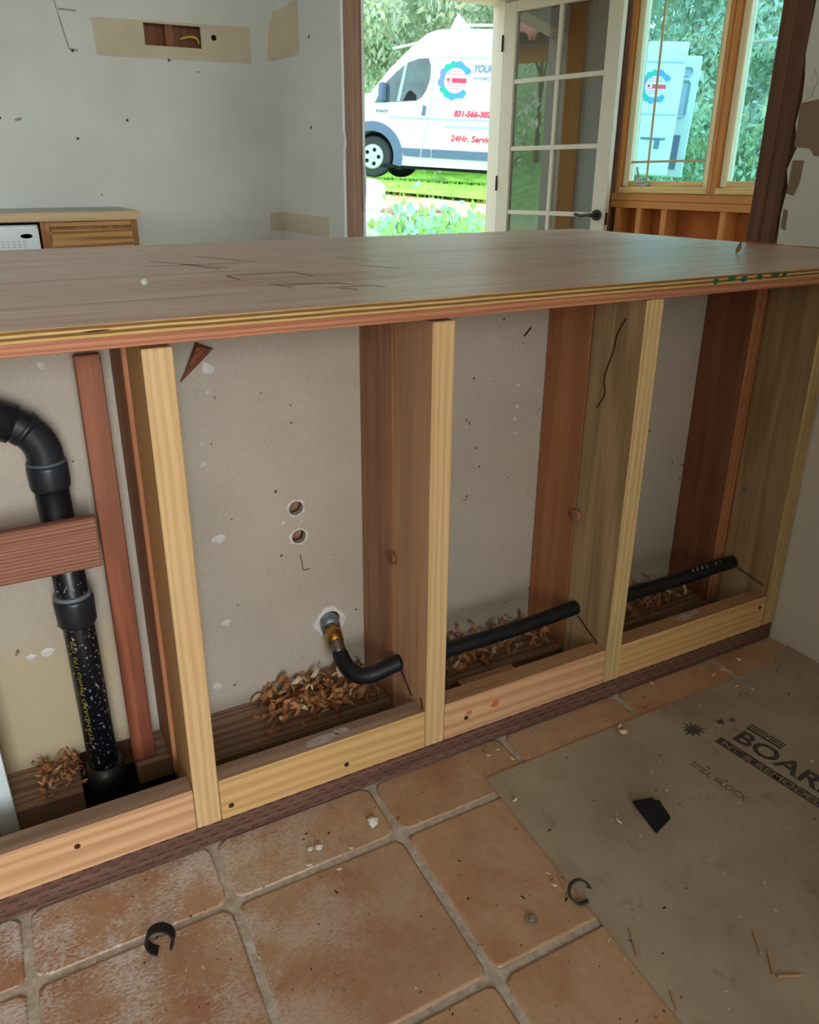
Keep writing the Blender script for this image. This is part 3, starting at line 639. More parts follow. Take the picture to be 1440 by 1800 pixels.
# ================================================================ PLYWOOD COUNTER
ct = empty('plywood_countertop', (0.3, 0.5, Z_T)); tag(ct, 'bare plywood countertop sheet lying on the half wall frame', 'countertop')
def ply():
    bm = bmesh.new(); fs = bbox(bm, -1.2, 1.622, -0.001, 1.152, 0.8098, 0.8245, 0)
    for f in bm.faces: f.material_index = 0 if abs(f.normal.z) > 0.5 else 1
    return bm
bm = ply(); bm.normal_update()
for f in bm.faces: f.material_index = 0 if abs(f.normal.z) > 0.5 else 1
pl = from_bm('plywood_sheet', bm, [ply_top, ply_edge], ct)
box('support_strip', -1.2, XR-0.003, 0.0, 0.09, 0.7945, 0.8093, red_strip, ct, 0.001)
box('support_strip', -1.2, 1.60, 1.06, 1.15, 0.7945, 0.8093, red_strip, ct, 0.001)
box('support_strip', -1.2, XR-0.003, 0.205, 0.30, 0.7945, 0.8093, red_strip, ct, 0.001)
# green paint blots on the front edge near the wall
for x, dz, s_ in ((0.965, -0.001, 0.006), (1.003, 0.0, 0.010), (1.035, -0.001, 0.009), (1.075, 0.0, 0.009), (1.115, 0.0015, 0.009), (1.14, 0.001, 0.006)):
    bm = bmesh.new(); n = 10; c0 = bm.verts.new((x, -0.0018, 0.817+dz)); rg = [bm.verts.new((x+s_*random.uniform(.7,1.4)*math.cos(2*PI*k/n), -0.0014, 0.817+dz+0.0055*random.uniform(.7,1.1)*math.sin(2*PI*k/n))) for k in range(n)]
    for k in range(n): bm.faces.new((rg[k], rg[(k+1) % n], c0))
    from_bm('green_paint_blot', bm, green_paint, ct)
def line(bm, a, b, wd=0.0016):
    a = Vector((*a, 0.8248)); b = Vector((*b, 0.8248)); d = (b-a).normalized(); s_ = Vector((-d.y, d.x, 0))*wd
    bm.faces.new([bm.verts.new(p) for p in (a-s_, b-s_, b+s_, a+s_)])
for a, b in (((0.12,0.62),(0.30,0.60)), ((0.15,0.72),(0.26,0.52)), ((0.2,0.62),(0.24,0.5)), ((0.26,0.78),(0.34,0.6)), ((0.22,0.39),(0.225,0.33)), ((0.22,0.40),(0.34,0.395)), ((0.34,0.40),(0.355,0.33)), ((0.25,0.25),(0.27,0.2)), ((0.26,0.24),(0.32,0.235)), ((0.27,0.225),(0.36,0.22)), ((0.34,0.22),(0.37,0.19)), ((0.31,0.17),(0.38,0.165)), ((0.38,0.17),(0.40,0.14)), ((0.33,0.155),(0.35,0.13)), ((0.52,0.62),(0.56,0.52)), ((0.5,0.45),(0.54,0.36))): 
    bm = bmesh.new(); line(bm, a, b); from_bm('pencil_line', bm, pencil, ct)

# ================================================================ PIPES AND LOOSE PARTS IN THE BAYS
dp = empty('drain_pipe', (-0.117, 0.19, -0.01)); tag(dp, 'thick black plastic drain pipe with an elbow at the left', 'pipe')
px = lambda z: -0.1185+(0.6-z)*0.0215
PY = 0.197
tube('pipe', [(px(0.05)-0.003, PY, 0.05), (px(0.3), PY, 0.30), (px(0.59), PY, 0.59)], 0.0238, abs_m, dp, 24)
tube('coupling', [(px(0.335), PY, 0.335), (px(0.339), PY, 0.338), (px(0.376), PY, 0.376), (px(0.383), PY, 0.383)], [0.0275, 0.029, 0.030, 0.0285], black_pl, dp, 24)
tube('coupling_rim', [(px(0.383), PY, 0.3835), (px(0.388), PY, 0.389)], [0.0292, 0.0275], plain('grey_rim', (112,122,126), 0.4, 0.4), dp, 24)
tube('elbow_hub', [(px(0.565), PY, 0.563), (px(0.57), PY, 0.568), (px(0.60), PY, 0.596), (px(0.605), PY, 0.602)], [0.027, 0.0282, 0.0285, 0.027], black_pl, dp, 24)
tube('elbow_rim', [(px(0.605), PY, 0.602), (px(0.61), PY, 0.606)], [0.0282, 0.0265], plain('grey_rim2', (84,94,100), 0.4, 0.4), dp, 24)
tube('elbow', smooth_path([(px(0.60), PY, 0.600), (-0.120, PY, 0.622), (-0.129, PY, 0.643), (-0.144, PY, 0.659), (-0.16, PY, 0.669)], 5), 0.0252, black_pl, dp, 24)
tube('elbow_ring', [(-0.137, PY, 0.6525), (-0.143, PY, 0.6585)], 0.0266, black_pl, dp, 24)
tube('branch_pipe', [(-0.153, PY, 0.6645), (-0.19, PY, 0.684), (-0.30, PY, 0.742)], 0.0285, black_pl, dp, 24)
tube('base_hub', [(-0.112, PY, -0.008), (-0.110, PY, 0.03), (-0.108, PY, 0.062)], [0.034, 0.034, 0.0285], black_pl, dp, 24)
# faint yellow print running up the pipe
yp = plain('yellow_print', (150,140,60), 0.7, 0.2)
text('pipe_print', 'STANDARD Plastics 170 178', 0.0105, frame_mtx((px(0.13)-0.0115, PY-0.0242, 0.125), (-0.022, 0, 1), (-0.75, 0.66, 0)), yp, dp, width=0.19)

hs = empty('water_hose', (0.33, 0.1, 0.15)); tag(hs, 'black sleeved water pipe running through the studs with brass fitting', 'pipe')
HP = [(0.318, 0.168, 0.158), (0.320, 0.140, 0.146), (0.332, 0.118, 0.140), (0.352, 0.106, 0.143), (0.38, 0.102, 0.150), (0.4064, 0.100, 0.156)]
tube('hose_bend', smooth_path(HP, 6), 0.0150, foam_m, hs, 18)
tube('hose_section', smooth_path([(0.4066, 0.100, 0.156), (0.43, 0.1, 0.158), (0.5, 0.1, 0.152), (0.65, 0.1, 0.152), (0.78, 0.1, 0.158), (0.8144, 0.1, 0.160)], 5), 0.0145, foam_m, hs, 18)
tube('hose_section', smooth_path([(0.8146, 0.1, 0.160), (0.84, 0.1, 0.160), (0.95, 0.1, 0.153), (1.1, 0.1, 0.152), (1.22, 0.1, 0.155), (1.272, 0.098, 0.157)], 5), 0.0145, foam_m, hs, 18)
bm = bmesh.new()
for k in range(9):
    if k in (4,): continue
    x = 1.135+0.0145*k; bm.faces.new([bm.verts.new(p) for p in ((x, 0.0915, 0.1668), (x+0.004, 0.0915, 0.1668), (x+0.009, 0.0985, 0.1702), (x+0.005, 0.0985, 0.1702))])
hp_ = from_bm('hose_print', bm, plain('white_print', (150,156,160), 0.7, 0.2), hs); hp_['kind'] = 'stuff'
fit_d = (Vector(HP[0])-Vector((0.333, 0.262, 0.182))).normalized()
F0 = Vector((0.333, 0.262, 0.182)); FL = (Vector(HP[0])-F0).length
def seg(a, b): return [F0+fit_d*(FL*a), F0+fit_d*(FL*b)]
tube('elbow_fitting', seg(-0.15, 0.32), 0.0185, zinc, hs, 20)
tube('brass_nipple', seg(0.32, 0.45)+seg(0.45, 0.72)[1:], [0.0165, 0.017, 0.0155], brass, hs, 6)
for k in range(4): tube('steel_ring', seg(0.73+0.06*k, 0.775+0.06*k), 0.0135, steel, hs, 16)
tube('steel_core', seg(0.70, 1.0), 0.0115, steel, hs, 12)

bt = box('redwood_batten', -0.062, -0.026, 0.186, 0.206, 0.047, 0.752, redwood_z, bev=0.002)
tag(bt, 'upright red brown strip of wood beside the drain pipe', 'wood strip')
bm = bmesh.new(); bbox(bm, -0.45, -0.0695, 0.128, 0.146, 0.4545, 0.5315, 0.0015)
tag(from_bm('redwood_crosspiece', bm, redwood_x), 'horizontal red brown board crossing in front of the drain pipe', 'wood board')
bm = bmesh.new(); bbox(bm, -0.276, -0.2485, 0.150, 0.162, 0.0, 0.42, 0.001)
for v in bm.verts: v.co.x += 0.0+(v.co.z-0.0)*-0.02
tag(from_bm('white_trim_strip', bm, plain('flaking_white_paint', (214,226,230), 0.6, 0.3, var=0.12, scale=50)), 'white painted strip standing at the far lower left corner', 'trim strip')
# wedge of wood poking through the drywall under the counter
bm = bmesh.new()
A = [(0.123,0.252,0.744), (0.151,0.252,0.731), (0.095,0.253,0.682)]; B = [(0.118,0.218,0.743), (0.136,0.222,0.737), (0.0925,0.247,0.684)]
a = [bm.verts.new(p) for p in A]; b = [bm.verts.new(p) for p in B]
bm.faces.new(a); bm.faces.new(list(reversed(b)))
for i in range(3): bm.faces.new((a[i], b[i], b[(i+1) % 3], a[(i+1) % 3]))
bmesh.ops.recalc_face_normals(bm, faces=bm.faces)
tag(from_bm('wood_wedge', bm, redwood_z), 'dark wooden wedge sticking out of the drywall under the counter', 'wood wedge')

# ---- wood shavings
def shaving(bm, p, s, rot, curl=1.0, turns=0.9, wd=None):
    n = 8; wd = wd or s*random.uniform(0.22, 0.42); r = s*0.5; rings = []
    for k in range(n+1):
        a = 2*PI*turns*k/n*curl; rr = r*(0.55+0.45*k/n)
        q = Vector((rr*math.cos(a), 0, rr*math.sin(a)))+Vector((0, 0.7*s*k/n, 0))
        wk = wd*(0.55+0.45*math.sin(PI*k/n))
        rings.append([bm.verts.new(Vector(p)+rot@(q+Vector((0, -wk/2, 0)))), bm.verts.new(Vector(p)+rot@(q+Vector((0, wk/2, 0.1*wk))))])
    for A_, B_ in zip(rings, rings[1:]): f = bm.faces.new((A_[0], B_[0], B_[1], A_[1])); f.smooth = True
def rnd_rot(): return Euler((random.uniform(0, 6.3), random.uniform(0, 6.3), random.uniform(0, 6.3))).to_matrix()
def pile(label, x0, x1, y0, y1, z0, h, n, s0, s1, mats=(0, 1)):
    bm = bmesh.new()
    for k in range(n):
        u = random.random(); v = random.random(); x = x0+(x1-x0)*u; y = y0+(y1-y0)*v
        hh = h*(math.sin(PI*min(1, max(0, u*0.9+0.05)))**0.7)*random.random()
        nf = len(bm.faces); s_ = random.uniform(s0, s1)
        shaving(bm, (x, y, z0+s_*0.3+hh), s_, rnd_rot(), 1, random.uniform(0.3, 0.8)); bm.faces.ensure_lookup_table()
        mi = 1 if random.random() < 0.16 else 0
        for f in bm.faces[nf:]: f.material_index = mi
    o = from_bm('shavings_heap', bm, [shav_m, shav_p]); o['kind'] = 'stuff'; tag(o, label, 'wood shavings'); return o
pile('heap of curled wood shavings in the bay under the brass fitting', 0.17, 0.39, 0.14, 0.245, 0.0465, 0.034, 190, 0.016, 0.036)
pile('heap of wood shavings in the middle bay under the black hose', 0.50, 0.80, 0.145, 0.245, 0.0465, 0.026, 190, 0.014, 0.032)
pile('heap of wood shavings in the dark right bay', 0.88, 1.20, 0.145, 0.245, 0.0465, 0.022, 170, 0.014, 0.032)
pile('small heap of wood shavings left of the drain pipe', -0.22, -0.145, 0.17, 0.245, 0.0465, 0.02, 80, 0.010, 0.022)

# ================================================================ THINGS ON THE FLOOR
BX0, BX1, BY0, BY1 = 0.478, 1.31, -1.6, -0.079
bd = empty('floor_protection_board', ((BX0+BX1)/2, (BY0+BY1)/2, 0)); tag(bd, 'stained brown fibreboard sheet with black lettering on the tiles', 'board')
BZ = 0.0032
prism('sheet', [(0.482,-0.081), (1.235,-0.074), (1.262,-0.050), (1.312,-0.046), (1.312,-1.6), (0.424,-1.6), (0.4655,-0.545)], 'XY', 0.0012, BZ, board_m, bd)
tm = lambda x, y: frame_mtx((x, y, BZ+0.0003), (0.12, -1, 0), (1, 0.12, 0))
ink = plain('printed_ink', (80,72,68), 0.8, 0.1, var=0.3, scale=90)
text('lettering', 'BOARD', 0.055, tm(0.950, -0.205), ink, bd, offset=0.0014, width=0.20)
bm = bmesh.new(); m_ = tm(0.9135, -0.196)
vsq = [bm.verts.new(m_@Vector(p)) for p in ((0,0,0), (0.235,0,0), (0.235,0.021,0), (0,0.021,0))]; bm.faces.new(vsq); from_bm('print_bar', bm, ink, bd)
text('lettering', 'NT & REMODEL', 0.020, frame_mtx((0.9180, -0.206, BZ+0.0007), (0.12, -1, 0), (1, 0.12, 0)), ink_void, bd, offset=0.0004, width=0.185)
text('lettering', 'SPILL BLOCK', 0.020, tm(0.826, -0.218), ink_soft, bd, width=0.108)
for a, b in ((0.0, 0.006), (0.009, 0.013), (0.016, 0.020)):
    bm = bmesh.new(); m_ = tm(0.996, -0.196); bm.faces.new([bm.verts.new(m_@Vector(p)) for p in ((0, a, 0), (0.07, a, 0), (0.07, b, 0), (0, b, 0))]); from_bm('print_bar', bm, ink, bd)
def splat(name, x, y, r, mat, parent, n=22):
    bm = bmesh.new(); c0 = bm.verts.new((x, y, BZ+0.0004)); rg = []
    for k in range(n): rr = r*(random.uniform(0.35, 0.6) if k % 2 else random.uniform(0.8, 1.25)); rg.append(bm.verts.new((x+rr*math.cos(2*PI*k/n), y+0.8*rr*math.sin(2*PI*k/n), BZ+0.0004)))
    for k in range(n): bm.faces.new((rg[k], rg[(k+1) % n], c0))
    return from_bm(name, bm, mat, parent)
splat('paint_splat', 0.905, -0.153, 0.026, plain('dark_splat', (84,76,74), 0.8, 0.2), bd)
splat('paint_splat', 0.968, -0.162, 0.012, plain('brown_splat', (78,62,52), 0.8, 0.2), bd, 14); splat('paint_splat', 0.993, -0.168, 0.009, ink_soft, bd, 12)

clip_m = plain('matte_black_plastic', (20,22,26), 0.6, 0.3, var=0.2)
def clip(name, loc, rot, r, wd, label, gap0=-40, gap1=20, th=0.0030):
    bm = bmesh.new(); n = 22; rings = []
    for k in range(n+1):
        a = math.radians(gap1+(360-(gap1-gap0))*k/n); c_, s_ = math.cos(a), math.sin(a)
        rings.append([bm.verts.new(((r+d)*c_, y, (r+d)*s_)) for d, y in ((0, 0), (th, 0), (th, wd), (0, wd))])
    for A_, B_ in zip(rings, rings[1:]):
        for j in range(4): bm.faces.new((A_[j], A_[(j+1) % 4], B_[(j+1) % 4], B_[j]))
    bm.faces.new(rings[0]); bm.faces.new(list(reversed(rings[-1]))); bmesh.ops.recalc_face_normals(bm, faces=bm.faces)
    o = from_bm(name, bm, clip_m); o.location = loc; o.rotation_euler = rot; tag(o, label, 'pipe clip', 'black pipe clips on the floor'); return o
clip('pipe_clip', (-0.092, -0.153, 0.0205), (math.radians(-22), math.radians(60), math.radians(-38)), 0.0165, 0.016, 'open black plastic ring clip standing on the left tiles')
clip('pipe_clip', (0.468, -0.347, 0.0180), (math.radians(-38), math.radians(4), math.radians(-28)), 0.0142, 0.0085, 'open black plastic ring clip at the edge of the fibreboard sheet')
bm = bmesh.new()
sc = [(0.666,-0.242), (0.701,-0.2515), (0.702,-0.259), (0.709,-0.2605), (0.700,-0.296), (0.655,-0.309)]
lo = [bm.verts.new((x, y, BZ+0.0006+(0.004 if i < 2 else 0))) for i, (x, y) in enumerate(sc)]; hi = [bm.verts.new((x*0.96+0.04*0.685, y*0.96-0.04*0.275, BZ+0.009-(0.0035 if i > 3 else 0))) for i, (x, y) in enumerate(sc)]
bm.faces.new(lo); bm.faces.new(list(reversed(hi)))
for i in range(6): bm.faces.new((lo[i], hi[i], hi[(i+1) % 6], lo[(i+1) % 6]))
bmesh.ops.recalc_face_normals(bm, faces=bm.faces); bmesh.ops.bevel(bm, geom=list(bm.edges), offset=0.0012, segments=2, affect='EDGES')
tag(from_bm('pipe_sleeve_scrap', bm, foam_m), 'torn black piece of foam pipe sleeve lying on the fibreboard sheet', 'scrap')
bm = bmesh.new(); tube_bm(bm, [(0.387,-0.340,0.001), (0.387,-0.340,0.003)], 0.0085, 18); tube_bm(bm, [(0.387,-0.340,0.003), (0.387,-0.340,0.0055)], [0.0048, 0.0035], 14)
tag(from_bm('screw_cap', bm, plain('dull_cap', (140,124,108), 0.5, 0.4)), 'small round grey cap on the tile beside the fibreboard edge', 'cap')
bm = bmesh.new(); bmesh.ops.create_icosphere(bm, subdivisions=2, radius=0.006)
for v in bm.verts: v.co *= 1+0.25*noise.noise(v.co*300)
bmesh.ops.translate(bm, verts=bm.verts, vec=(0.069, 0.326, 0.8305)); tag(from_bm('plaster_pellet', bm, plaster_m, smooth=True), 'small white pellet lying on the left of the plywood counter', 'pellet')

def single(name, label, x, y, z, s, rot, mat, turns=0.6, group='loose shavings and crumbs', cat='wood shaving', wd=None):
    bm = bmesh.new(); shaving(bm, (0, 0, 0), s, rot, 1, turns, wd)
    zmin = min(v.co.z for v in bm.verts)
    for v in bm.verts: v.co += Vector((x, y, z-zmin+0.0004))
    o = from_bm(name, bm, mat); tag(o, label, cat, group); return o
def crumb(name, label, x, y, z, s, mat, cat='plaster crumb', group='white crumbs on the tiles'):
    bm = bmesh.new(); bmesh.ops.create_icosphere(bm, subdivisions=1, radius=s)
    for v in bm.verts: v.co = Vector((v.co.x*random.uniform(.7, 1.5), v.co.y*random.uniform(.6, 1.3), v.co.z*random.uniform(.5, .8)))
    zm = min(v.co.z for v in bm.verts)
    for v in bm.verts: v.co += Vector((x, y, z-zm))
    o = from_bm(name, bm, mat); tag(o, label, cat, group); return o
rz = lambda a, b=90, c=0: Euler((math.radians(b), math.radians(c), math.radians(a))).to_matrix()
tl_ = 'curled pale wood shaving on the clay tiles along the half wall'; bl_ = 'pale splinter of wood lying on the fibreboard sheet'
crumb('plaster_crumb', 'white crumbly plaster lump on the tile near the joint', 0.262, -0.080, 0.001, 0.010, plaster_m)
crumb('plaster_crumb', 'white plaster crumb on the tile left of the curled shaving', 0.165, -0.088, 0.001, 0.006, plaster_m)
crumb('plaster_crumb', 'smaller white plaster crumb left of the curled shaving', 0.153, -0.083, 0.001, 0.005, plaster_m)
single('wood_shaving', 'flat pale shaving lying in the grout joint by the half wall', 0.206, -0.115, 0.001, 0.02, rz(15, 80), shav_p, 0.35)
for x, y, s_, a, lb in ((0.142,-0.11,0.013,30,'tiny pale shaving at the joint left of the flat pale shaving'), (0.177,-0.143,0.012,80,'tiny pale shaving on the big tile just below the joint'), (0.520,-0.035,0.012,10,'pale shaving on the tiles under the second stud, left one'), (0.543,-0.029,0.014,70,'pale shaving on the tiles under the second stud, right one'), (0.55,-0.066,0.010,40,'small shaving just above the top left fibreboard edge'), (0.935,-0.014,0.012,20,'pale shaving lying against the dark plate near the third stud'), (0.451,-0.311,0.011,60,'small shaving on the tile just above the right ring clip'), (0.455,-0.29,0.010,10,'small shaving further above the right ring clip beside the sheet'), (1.07,-0.052,0.014,50,'pale shaving on the tile strip toward the right wall, nearest the camera'), (1.109,-0.044,0.013,0,'pale shaving on the tile strip toward the right wall, middle one'), (1.164,-0.038,0.014,30,'pale shaving on the tile strip closest to the right wall')):
    single('wood_shaving', lb, x, y, 0.001, s_, rz(a, 80, random.uniform(-20, 20)), shav_p, random.uniform(0.35, 0.7), 'shavings on the tiles')
single('wood_shaving', 'yellowish curled shaving on the upper edge of the fibreboard sheet', 0.778, -0.105, BZ, 0.020, rz(20, 60), shav_p, 0.9, 'shavings on the fibreboard')
single('wood_shaving', 'pale rounded curl at the left edge of the fibreboard sheet', 0.499, -0.147, BZ, 0.012, rz(70, 40), shav_p, 0.9, 'shavings on the fibreboard')
single('wood_shaving', 'twisted pale shaving left of the black foam scrap', 0.619, -0.264, BZ, 0.016, rz(-60, 70), shav_p, 0.6, 'shavings on the fibreboard')
for x, y, s_, a, lb in ((1.124,-0.096,0.014,15,'pale shaving at the top of the fibreboard near the wall corner'), (1.075,-0.105,0.013,60,'pale shaving at the top of the fibreboard, middle of the three'), (1.048,-0.106,0.009,10,'smallest pale shaving at the top of the fibreboard'), (1.099,-0.124,0.016,-15,'long pale shaving below the top edge of the fibreboard'), (1.203,-0.13,0.013,0,'pale shaving on the fibreboard close to the white wall'), (0.736,-0.25,0.009,80,'small pale shaving right beside the black foam scrap'), (1.015,-0.316,0.017,20,'pale shaving lying across the big printed letters'), (0.647,-0.3,0.006,0,'tiny pale curl just below the black foam scrap')):
    single('wood_shaving', lb, x, y, BZ, s_, rz(a, 80, random.uniform(-20, 20)), shav_p, random.uniform(0.2, 0.4), 'shavings on the fibreboard')
splint_m = plain('splinter_wood', (176,144,108), 0.8, 0.1)
def stick(label, x0, y0, x1, y1, wd):
    bm = bmesh.new(); a = Vector((x0, y0, BZ)); b = Vector((x1, y1, BZ)); d = (b-a).normalized(); s_ = Vector((-d.y, d.x, 0))*wd
    lo = [bm.verts.new(p+Vector((0, 0, 0.0004))) for p in (a-s_, b-s_*0.6, b+s_*0.6, a+s_)]; hi = [bm.verts.new(p+Vector((0, 0, 0.003))) for p in (a-s_*0.8, b-s_*0.4, b+s_*0.4, a+s_*0.8)]
    bm.faces.new(list(reversed(lo))); bm.faces.new(hi)
    for i in range(4): bm.faces.new((lo[i], lo[(i+1) % 4], hi[(i+1) % 4], hi[i]))
    tag(from_bm('wood_splinter', bm, splint_m), label, 'wood splinter', 'splinters on the fibreboard')
stick('short flat wood splinter near the lower right of the fibreboard', 0.648, -0.500, 0.630, -0.524, 0.0022)
stick('upright leaning wood splinter in the lower right fibreboard', 0.641, -0.528, 0.618, -0.553, 0.0018)
stick('thin wood splinter beside the other two at lower right', 0.622, -0.556, 0.652, -0.570, 0.0015)
stick('wood splinter by the left edge of the fibreboard sheet', 0.497, -0.418, 0.478, -0.452, 0.0018)
stick('wood splinter at the bottom edge of the fibreboard sheet', 0.481, -0.510, 0.470, -0.530, 0.0020)
single('wood_chip', 'curled brown wood chip on the right end of the plywood counter', 1.308, 0.255, 0.8248, 0.034, rz(25, 80), plain('grey_brown_chip', (140,112,90), 0.8, 0.2), 0.3, None, 'wood chip', wd=0.020)
# fine sawdust and dirt that nobody could count
bm = bmesh.new()
for k in range(520):
    x = random.uniform(-0.6, 1.3); y = random.uniform(-0.85, -0.012); on = x > 0.484 and y < -0.085
    if not on and random.random() < 0.5 and y < -0.25: continue
    s_ = random.uniform(0.0004, 0.0012); a = random.uniform(0, PI); z = (BZ if on else 0.0012)+0.0003; l_ = s_*random.uniform(1, 3.5); d = Vector((math.cos(a), math.sin(a), 0)); e_ = Vector((-d.y, d.x, 0)); p = Vector((x, y, z))
    f = bm.faces.new([bm.verts.new(q) for q in (p-d*l_-e_*s_, p+d*l_-e_*s_, p+d*l_+e_*s_+Vector((0,0,0.0006)), p-d*l_+e_*s_)]); f.material_index = 1 if random.random() < 0.3 else 0
sd = from_bm('sawdust', bm, [shav_p, dark_m]); sd['kind'] = 'stuff'; tag(sd, 'fine sawdust and dirt specks over the tiles and fibreboard', 'sawdust')

# ================================================================ BACK ROOM CABINETS
cb = empty('oak_base_cabinet', (0.3, 3.2, FB)); tag(cb, 'oak base cabinet with a drawer against the white wall', 'cabinet')
CY = 2.895
box('body', 0.094, 0.505, CY+0.003, YN-0.002, FB+0.09, 0.806, oak_z, cb)
for x0, x1 in ((0.094, 0.130), (0.475, 0.505)): box('face_stile', x0, x1, CY-0.016, CY+0.002, FB+0.09, 0.806, oak_z, cb)
box('face_rail', 0.130, 0.475, CY-0.016, CY+0.002, 0.785, 0.806, oak, cb)
box('drawer_front', 0.128, 0.482, CY-0.038, CY-0.017, 0.62, 0.772, oak, cb, 0.006, 2)
box('cabinet_door', 0.128, 0.482, CY-0.038, CY-0.017, 0.06, 0.60, oak_z, cb, 0.006, 2)
box('toe_kick', 0.094, 0.505, CY+0.06, CY+0.08, FB, FB+0.089, dark_m, cb)
cc = empty('kitchen_counter', (-0.6, 3.2, 0.807)); tag(cc, 'grey kitchen counter with a pale wood front edge', 'countertop')
box('slab', -1.9, 0.514, CY-0.013, YN-0.002, 0.8075, 0.846, lam_top, cc, 0)
box('edge_band', -1.9, 0.516, CY-0.026, CY-0.0135, 0.8073, 0.847, lam_edge, cc, 0.002)
box('end_band', 0.5145, 0.518, CY-0.013, YN-0.003, 0.8073, 0.847, lam_edge, cc, 0.001)
dw = empty('dishwasher', (-0.21, 3.2, FB)); tag(dw, 'white dishwasher under the kitchen counter', 'dishwasher')
box('body', -0.515, 0.085, CY+0.01, YN-0.02, FB+0.01, 0.795, appliance, dw)
box('control_panel', -0.515, 0.083, CY-0.03, CY+0.009, 0.66, 0.79, appliance, dw, 0.008, 2)
box('front_door', -0.515, 0.083, CY-0.025, CY+0.009, 0.05, 0.655, appliance, dw, 0.006, 2)
bm = bmesh.new(); n = 20
ring = [bm.verts.new((0.032+0.024*math.cos(2*PI*k/n), CY-0.0312, 0.751+0.0095*math.sin(2*PI*k/n))) for k in range(n)]; bm.faces.new(ring)
bmesh.ops.solidify(bm, geom=bm.faces[:], thickness=0.0015); from_bm('badge', bm, plain('silver_badge', (176,186,192), 0.3, 0.5, 0.2), dw)
bm = bmesh.new()
for r_ in range(3):
    for k in range(9): bbox(bm, -0.16+0.022*k, -0.148+0.022*k, CY-0.0308, CY-0.0302, 0.728-0.011*r_, 0.731-0.011*r_)
from_bm('control_print', bm, plain('grey_print', (150,162,170), 0.6, 0.3), dw)
cb2 = empty('oak_corner_cabinet', (-1.2, 3.2, FB)); tag(cb2, 'oak base cabinet left of the dishwasher', 'cabinet')
box('body', -1.88, -0.52, CY+0.003, YN-0.002, FB+0.09, 0.806, oak_z, cb2); box('drawer_front', -1.2, -0.56, CY-0.02, CY+0.002, 0.62, 0.77, oak, cb2, 0.005); box('cabinet_door', -1.2, -0.56, CY-0.02, CY+0.002, 0.06, 0.6, oak_z, cb2, 0.005); box('drawer_front', -1.86, -1.24, CY-0.02, CY+0.002, 0.62, 0.77, oak, cb2, 0.005); box('cabinet_door', -1.86, -1.24, CY-0.02, CY+0.002, 0.06, 0.6, oak_z, cb2, 0.005)
box('toe_kick', -1.88, -0.52, CY+0.06, CY+0.08, FB, FB+0.089, dark_m, cb2)

# ================================================================ OUTDOORS
CAMP = Vector((-0.151, -0.956)); ED = Vector((0.55, 0.835)).normalized(); ET = Vector((ED.y, -ED.x))
VO = Vector((6.369, 12.548, 1.346)); VX = Vector((0.71325, -0.69847, -0.058435)); VY = Vector((0.69966, 0.71447, 0)); VZ = Vector((0.04175, -0.04088, 0.99829))
T0 = (Vector((VO.x, VO.y))-CAMP).dot(ET)
def gz(x, y):
    p = Vector((x, y))-CAMP; d = p.dot(ED); t = p.dot(ET)
    k = min(1, max(0, (d-5.0)/9.0))
    z = -0.12+(1.065-0.058*(t-T0)*1.0)*k*(0.6+0.4*k)
    if d > 19.0: z += 0.24*(d-19.0)
    if x < -7.0 and y > 3.0: z += 0.42*(-7.0-x)
    return z
def ground_mat():
    s = N('dirt_and_gravel'); v = s.coord(); n = s.noise(v, 1.6, 5, 0.65, 0.4)
    c = s.ramp(n, [(0.32, col4((206,214,206))), (0.46, col4((222,206,180))), (0.56, col4((214,158,116))), (0.68, col4((224,214,196)))])
    f = s.noise(v, 14, 4, 0.7); c = s.mix(0.5, c, s.ramp(f, [(0.35, (0.55,0.55,0.52,1)), (0.6, (1.1,1.1,1.1,1))]), 'MULTIPLY')
    x = s.sep(v); d = s.math('ADD', s.math('MULTIPLY', x[0], 0.55), s.math('MULTIPLY', x[1], 0.835))
    gr = s.noise(v, 0.7, 4); gc = s.ramp(s.noise(v, 5, 4), [(0.3, col4((96,140,84))), (0.7, col4((150,190,120)))])
    c = s.mix(s.ramp(s.math('DIVIDE', d, 20.0), [(0.81, K1), (0.84, W1)]), c, gc)
    c = s.mix(s.ramp(s.math('DIVIDE', s.math('ADD', x[0], 9.0), 10.0), [(0.05, W1), (0.3, K1)]), c, gc)
    s.bump(f, 0.6, 0.03); return s.fin(c, 0.95, 0.1)
gm = ground_mat()
vs_, fs_ = [], []; idx = {}
NX, NY = 62, 62
for i in range(NX+1):
    for j in range(NY+1):
        x = -26+i*1.0; y = -14+j*1.0
        idx[i, j] = len(vs_); 
        inside = (x < 3.9 and y < 4.2)
        vs_.append((x, y, (gz(x, y) if not inside else -0.35)+0.03*noise.noise(Vector((x*0.6, y*0.6, 0)))-0.03))
for i in range(NX):
    for j in range(NY): fs_.append((idx[i, j], idx[i+1, j], idx[i+1, j+1], idx[i, j+1]))
struct(from_py('ground', vs_, fs_, gm, smooth=True), 'pale dirt and gravel slope outside the doorway')

def ray_pt(px_, d):      # ground point at heading (degrees from north) and distance from the door side
    a = math.radians(px_); x = CAMP.x+d*math.sin(a); y = CAMP.y+d*math.cos(a); return x, y, gz(x, y)

